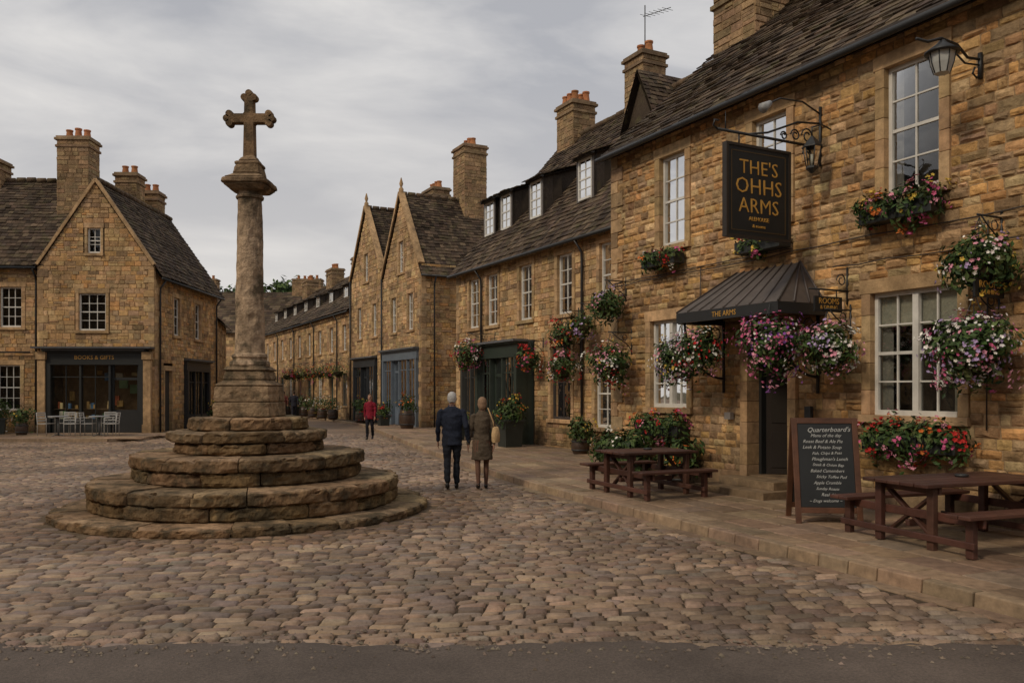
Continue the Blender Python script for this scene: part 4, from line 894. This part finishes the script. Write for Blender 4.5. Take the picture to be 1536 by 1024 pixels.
# ================================================================== PEOPLE
def person(name,loc,yaw,H,c,female=False,coat=None,stride=.22,vox=.009,lean=.0,handL=None):
    V=[];F=[];Lb=[]
    def loft(path,lab,n=14,side=None):
        pts=[]
        for a,b_ in zip(path,path[1:]):
            d=(Vector(b_[:3])-Vector(a[:3])).length; k=max(1,int(d/.02))
            for i in range(k): f_=i/k; pts.append([a[j]+(b_[j]-a[j])*f_ for j in range(5)])
        pts.append(list(path[-1])); K=len(pts); o=len(V)
        for i,p_ in enumerate(pts):
            t=(Vector(pts[min(i+1,K-1)][:3])-Vector(pts[max(0,i-1)][:3])).normalized()
            s_=Vector(side) if side else Vector((1,0,0)); 
            if abs(t.dot(s_))>.9: s_=Vector((0,1,0))
            s_=(s_-t*t.dot(s_)).normalized(); q_=t.cross(s_)
            for k in range(n):
                th=2*math.pi*k/n; V.append(Vector(p_[:3])+s_*p_[3]*math.cos(th)+q_*p_[4]*math.sin(th)); Lb.append(lab)
        for i in range(K-1):
            for k in range(n): F.append((o+i*n+k,o+i*n+(k+1)%n,o+(i+1)*n+(k+1)%n,o+(i+1)*n+k))
        F.append(tuple(o+k for k in range(n-1,-1,-1))); F.append(tuple(o+(K-1)*n+k for k in range(n)))
    sh=.175 if female else .21; hp=.175 if female else .17
    bot=coat if coat else .80
    tor=[(0,0,bot,hp+.035 if coat else hp+.02,.14 if coat else .13)]
    if coat: tor.append((0,0,.78,hp+.022,.135))
    tor+=[(0,0,.93,hp+.012,.13),(0,.0,1.06,.155 if female else .18,.12),(0,-.005,1.2,.165 if female else .195,.13),(0,-.01,1.33,sh-.01,.13),(0,-.01,1.41,sh-.02,.105),(0,-.005,1.455,sh*.66,.085),(0,0,1.49,.075,.07),(0,.005,1.525,.062,.062)]
    loft(tor,'top',20)
    loft([(0,0,1.48,.052,.055),(0,.012,1.56,.05,.053)],'skin')
    loft([(0,.03,1.525,.03,.035),(0,.022,1.555,.055,.07),(0,.012,1.60,.068,.088),(0,.008,1.65,.074,.095),(0,.004,1.70,.07,.09),(0,0,1.735,.05,.066),(0,0,1.752,.02,.03)],'skin',18)
    loft([(0,.09,1.655,.009,.008),(0,.108,1.62,.014,.012),(0,.1,1.61,.008,.008)],'skin',8)
    for s in(-1,1):
        loft([(s*.07,.0,1.655,.012,.018),(s*.082,-.008,1.64,.01,.02),(s*.076,0,1.60,.008,.012)],'skin',8)
        loft([(s*.03,.092,1.652,.011,.005),(s*.03,.1,1.652,.011,.005)],'eye',8)
    loft([(0,.097,1.583,.018,.006),(0,.102,1.583,.018,.006)],'lip',8)
    if female:
        loft([(0,-.04,1.53,.055,.045),(0,-.035,1.58,.08,.075),(0,-.022,1.65,.089,.095),(0,-.012,1.71,.084,.095),(0,-.008,1.75,.062,.072),(0,-.01,1.775,.03,.035)],'hair',18)
    else:
        loft([(0,-.05,1.565,.052,.042),(0,-.03,1.61,.080,.078),(0,-.018,1.68,.086,.092),(0,-.012,1.735,.07,.078),(0,-.01,1.768,.03,.035)],'hair',18)
    for s in(-1,1):
        fw_=stride*.35*s*(-1)
        ex,ey=s*(sh+.045),-.03+fw_*.5; wx,wy=s*(sh+.05),.03+fw_*1.3; wz=.87
        if handL==s: wx,wy,wz=s*(sh+.095),.05,.85
        loft([(s*(sh-.055),-.01,1.415,.06,.06),(s*(sh-.005),-.01,1.385,.062,.064),(s*(sh+.02),-.02,1.28,.056,.06),(ex,ey,1.13,.048,.052),((ex+wx)/2,(ey+wy)/2,(1.13+wz)/2+.0,.045,.047),(wx,wy,wz,.037,.039)],'top')
        loft([(wx,wy,wz+.02,.022,.028),(wx,wy+.005,wz-.02,.02,.03),(wx,wy+.012,wz-.06,.016,.04),(wx,wy+.016,wz-.09,.013,.036)],'skin',12)
        for k in range(4):
            yy=wy-.018+.0225*k+.01; ln_=(.058,.07,.074,.064)[k]; loft([(wx,yy,wz-.08,.009,.009),(wx-s*.006,yy+.004,wz-.085-ln_*.5,.0085,.0085),(wx-s*.022,yy+.004,wz-.085-ln_,.007,.007)],'skin',8)
        loft([(wx,wy+.03,wz-.03,.011,.011),(wx-s*.012,wy+.058,wz-.06,.0105,.0105),(wx-s*.02,wy+.062,wz-.09,.008,.008)],'skin',8)
    lt=.052 if coat else .064
    for s in(-1,1):
        f_=stride*s*.5; kx_,ky=s*.085,f_*.55+.03; ax,ay=s*.08,f_-.02; az=.085 if f_>0 else .12
        loft([(s*.085,0,.93,.095,.105),(s*.088,f_*.15,.78,.088,.095),(kx_,ky,.49,lt,lt+.004),(s*.083,(ky+ay)/2-.015,.32,lt-.002,lt+.003),(ax,ay,az+.02,.036 if coat else .052,.038 if coat else .055)],'legs' if not coat else 'hose')
        if f_>0: loft([(ax,ay-.055,.035,.034,.032),(ax,ay,.05,.038,.045),(ax,ay+.08,.035,.044,.032),(ax,ay+.17,.024,.036,.02)],'shoe',12,side=(1,0,0)); 
        else: loft([(ax,ay-.05,.085,.033,.034),(ax,ay,.085,.038,.045),(ax,ay+.08,.04,.044,.032),(ax,ay+.16,.024,.036,.02)],'shoe',12,side=(1,0,0))
        loft([(ax,ay,az-.02,.036,.038),(ax,ay,az+.05,.034,.036)],'shoe' if not coat else 'hose',10)
    me=bpy.data.meshes.new('t'); me.from_pydata([tuple(v) for v in V],[],F); ob=bpy.data.objects.new('t',me); scene.collection.objects.link(ob)
    r_=ob.modifiers.new('r','REMESH'); r_.mode='VOXEL'; r_.voxel_size=vox; s_=ob.modifiers.new('s','SMOOTH'); s_.factor=.5; s_.iterations=2
    dg=bpy.context.evaluated_depsgraph_get(); m2=bpy.data.meshes.new_from_object(ob.evaluated_get(dg))
    kd=kdtree.KDTree(len(V)); 
    for i,v in enumerate(V): kd.insert(v,i)
    kd.balance(); mb=MB(); k=H/1.76
    mb.v=[]; lab=[Lb[kd.find(v.co)[1]] for v in m2.vertices]
    for v in m2.vertices:
        co=v.co.copy(); l=lab[v.index]
        if l in('top','legs'):
            d=noise.noise(Vector((co.x*7,co.y*7,co.z*12)))*.014+noise.noise(Vector((co.x*16,co.y*16,co.z*22)))*.006; nn=v.normal; co=co+nn*d
        mb.v.append((co.x*k,co.y*k,co.z*k))
    mm={'top':'cloth','legs':'cloth','hose':'cloth','skin':'skinm','hair':'cloth','eye':'skinm','lip':'skinm','shoe':'paint'}
    for p_ in m2.polygons:
        l=lab[p_.vertices[0]]; mb.f.append(tuple(p_.vertices)); mb.m.append(mm[l]); mb.c.append(c[l]); mb.s.append(True)
    bpy.data.objects.remove(ob); bpy.data.meshes.remove(m2)
    e=empty(name,loc,yaw); mb.build('body',e); return e,k
SK=(.45,.25,.17)
base=dict(skin=SK,eye=(.03,.02,.02),lip=(.35,.12,.1),hose=(.15,.08,.055))
mn,_=person('elderly_man_walking',(-1.08,15.0,.025),math.radians(3),1.74,dict(base,top=(.028,.033,.050),legs=(.024,.026,.032),hair=(.60,.58,.55),shoe=(.015,.012,.01)),stride=.2,handL=1)
wm,k_=person('elderly_woman_walking',(-.54,15.05,.025),math.radians(6),1.64,dict(base,top=(.10,.075,.052),legs=(.05,.03,.02),hair=(.30,.19,.12),shoe=(.015,.012,.01)),female=True,coat=.56,stride=.16,handL=-1)
b=MB()
vs=[]
for z,w_,d_ in((.84,.12,.035),(.86,.15,.055),(.99,.15,.06),(1.10,.12,.04),(1.12,.10,.02)):
    for t in np.linspace(0,2*math.pi,17)[:-1]:
        ct,st_=math.cos(t),math.sin(t); u_=d_*np.sign(st_)*abs(st_)**.6; w2_=w_*np.sign(ct)*abs(ct)**.6
        vs.append((.235+u_*.7+w2_*.35,-.135+w2_*.25+u_*-.5,z))
b.add(vs,[(i*16+k2,i*16+(k2+1)%16,(i+1)*16+(k2+1)%16,(i+1)*16+k2) for i in range(4) for k2 in range(16)]+[tuple(range(16)),tuple(range(64,80))],'cloth',(.62,.42,.22),True)
b.tube([(.20,-.15,1.10),(.19,-.155,1.2),(.14,-.14,1.34),(.10,-.07,1.45),(.11,.03,1.45),(.15,.10,1.33),(.22,.1,1.2),(.26,-.06,1.10)],.012,'cloth',(.5,.33,.17),6)
b.build('shoulder_bag',wm)
person('woman_in_red_jacket_walking',(-5.15,30.2,.02),math.radians(176),1.62,dict(base,top=(.24,.02,.035),legs=(.02,.02,.025),hair=(.12,.07,.04),shoe=(.015,.012,.01)),female=True,stride=.25,vox=.012)
for x,y,yw,tc_ in((-20.6,58,20,(.02,.02,.03)),(-19.8,58.6,200,(.05,.03,.03)),(-12.3,39.8,90,(.04,.04,.06)),(-13.6,52,10,(.03,.03,.04)),(-14.4,52.6,10,(.15,.05,.04)),(-18.0,66,180,(.03,.04,.06)),(-17.2,44,30,(.05,.06,.09))):
    person('pedestrian',(x,y,.02 if x>-13 or y>50 else .12),math.radians(yw),1.72,dict(base,top=tc_,legs=(.03,.03,.04),hair=(.06,.04,.03),shoe=(.01,.01,.01)),vox=.02)
# ================================================================== SKY, SUN, CAMERA
w=bpy.data.worlds.new('World'); scene.world=w; w.use_nodes=True; nt=w.node_tree; N=nt.nodes; L=nt.links; bg=N['Background']
sky=N.new('ShaderNodeTexSky'); sky.sky_type='NISHITA'; sky.sun_disc=False; el=math.radians(38); az=math.radians(228); sky.sun_elevation=el; sky.sun_rotation=az
tc=N.new('ShaderNodeTexCoord'); mp=N.new('ShaderNodeMapping'); mp.inputs['Scale'].default_value=(1,1,3.6); mp.inputs['Location'].default_value=(3.1,1.2,.4); mp.inputs['Rotation'].default_value=(.12,.1,0); L.new(tc.outputs['Generated'],mp.inputs[0])
n1=N.new('ShaderNodeTexNoise'); n1.inputs['Scale'].default_value=2.6; n1.inputs['Detail'].default_value=9; n1.inputs['Roughness'].default_value=.55; n1.inputs['Distortion'].default_value=.4; L.new(mp.outputs[0],n1.inputs['Vector'])
cr=N.new('ShaderNodeValToRGB'); cr.color_ramp.elements[0].position=.38; cr.color_ramp.elements[0].color=(.50,.505,.535,1); cr.color_ramp.elements[1].position=.64; cr.color_ramp.elements[1].color=(.86,.835,.81,1); L.new(n1.outputs['Fac'],cr.inputs[0])
sx=N.new('ShaderNodeSeparateXYZ'); L.new(tc.outputs['Generated'],sx.inputs[0]); hr=N.new('ShaderNodeMapRange'); hr.inputs['From Min'].default_value=0; hr.inputs['From Max'].default_value=.36; hr.inputs['To Min'].default_value=.72; hr.inputs['To Max'].default_value=0; L.new(sx.outputs['Z'],hr.inputs['Value'])
hm=N.new('ShaderNodeMix'); hm.data_type='RGBA'; L.new(hr.outputs[0],hm.inputs[0]); L.new(cr.outputs[0],hm.inputs[6]); hm.inputs[7].default_value=(.85,.80,.75,1)
sc=N.new('ShaderNodeVectorMath'); sc.operation='SCALE'; sc.inputs['Scale'].default_value=9.0; L.new(hm.outputs[2],sc.inputs[0])
mx=N.new('ShaderNodeMix'); mx.data_type='RGBA'; mx.inputs[0].default_value=.95; L.new(sky.outputs[0],mx.inputs[6]); L.new(sc.outputs[0],mx.inputs[7]); L.new(mx.outputs[2],bg.inputs[0]); bg.inputs[1].default_value=.1
sl=bpy.data.lights.new('sun','SUN'); sl.energy=1.5; sl.angle=math.radians(10); sl.color=(1,.87,.68); so=bpy.data.objects.new('sun',sl); scene.collection.objects.link(so)
d=Vector((math.sin(az)*math.cos(el),math.cos(az)*math.cos(el),math.sin(el))); so.rotation_euler=d.to_track_quat('Z','Y').to_euler()
cam=bpy.data.cameras.new('camera'); co=bpy.data.objects.new('camera',cam); scene.collection.objects.link(co); co.location=(0,0,1.8); co.rotation_euler=(math.pi/2,0,0); cam.lens=29.3; cam.sensor_width=36; cam.shift_y=.0475; cam.clip_end=3000; scene.camera=co
scene.view_settings.view_transform='Standard'; scene.view_settings.look='None'; scene.view_settings.exposure=0
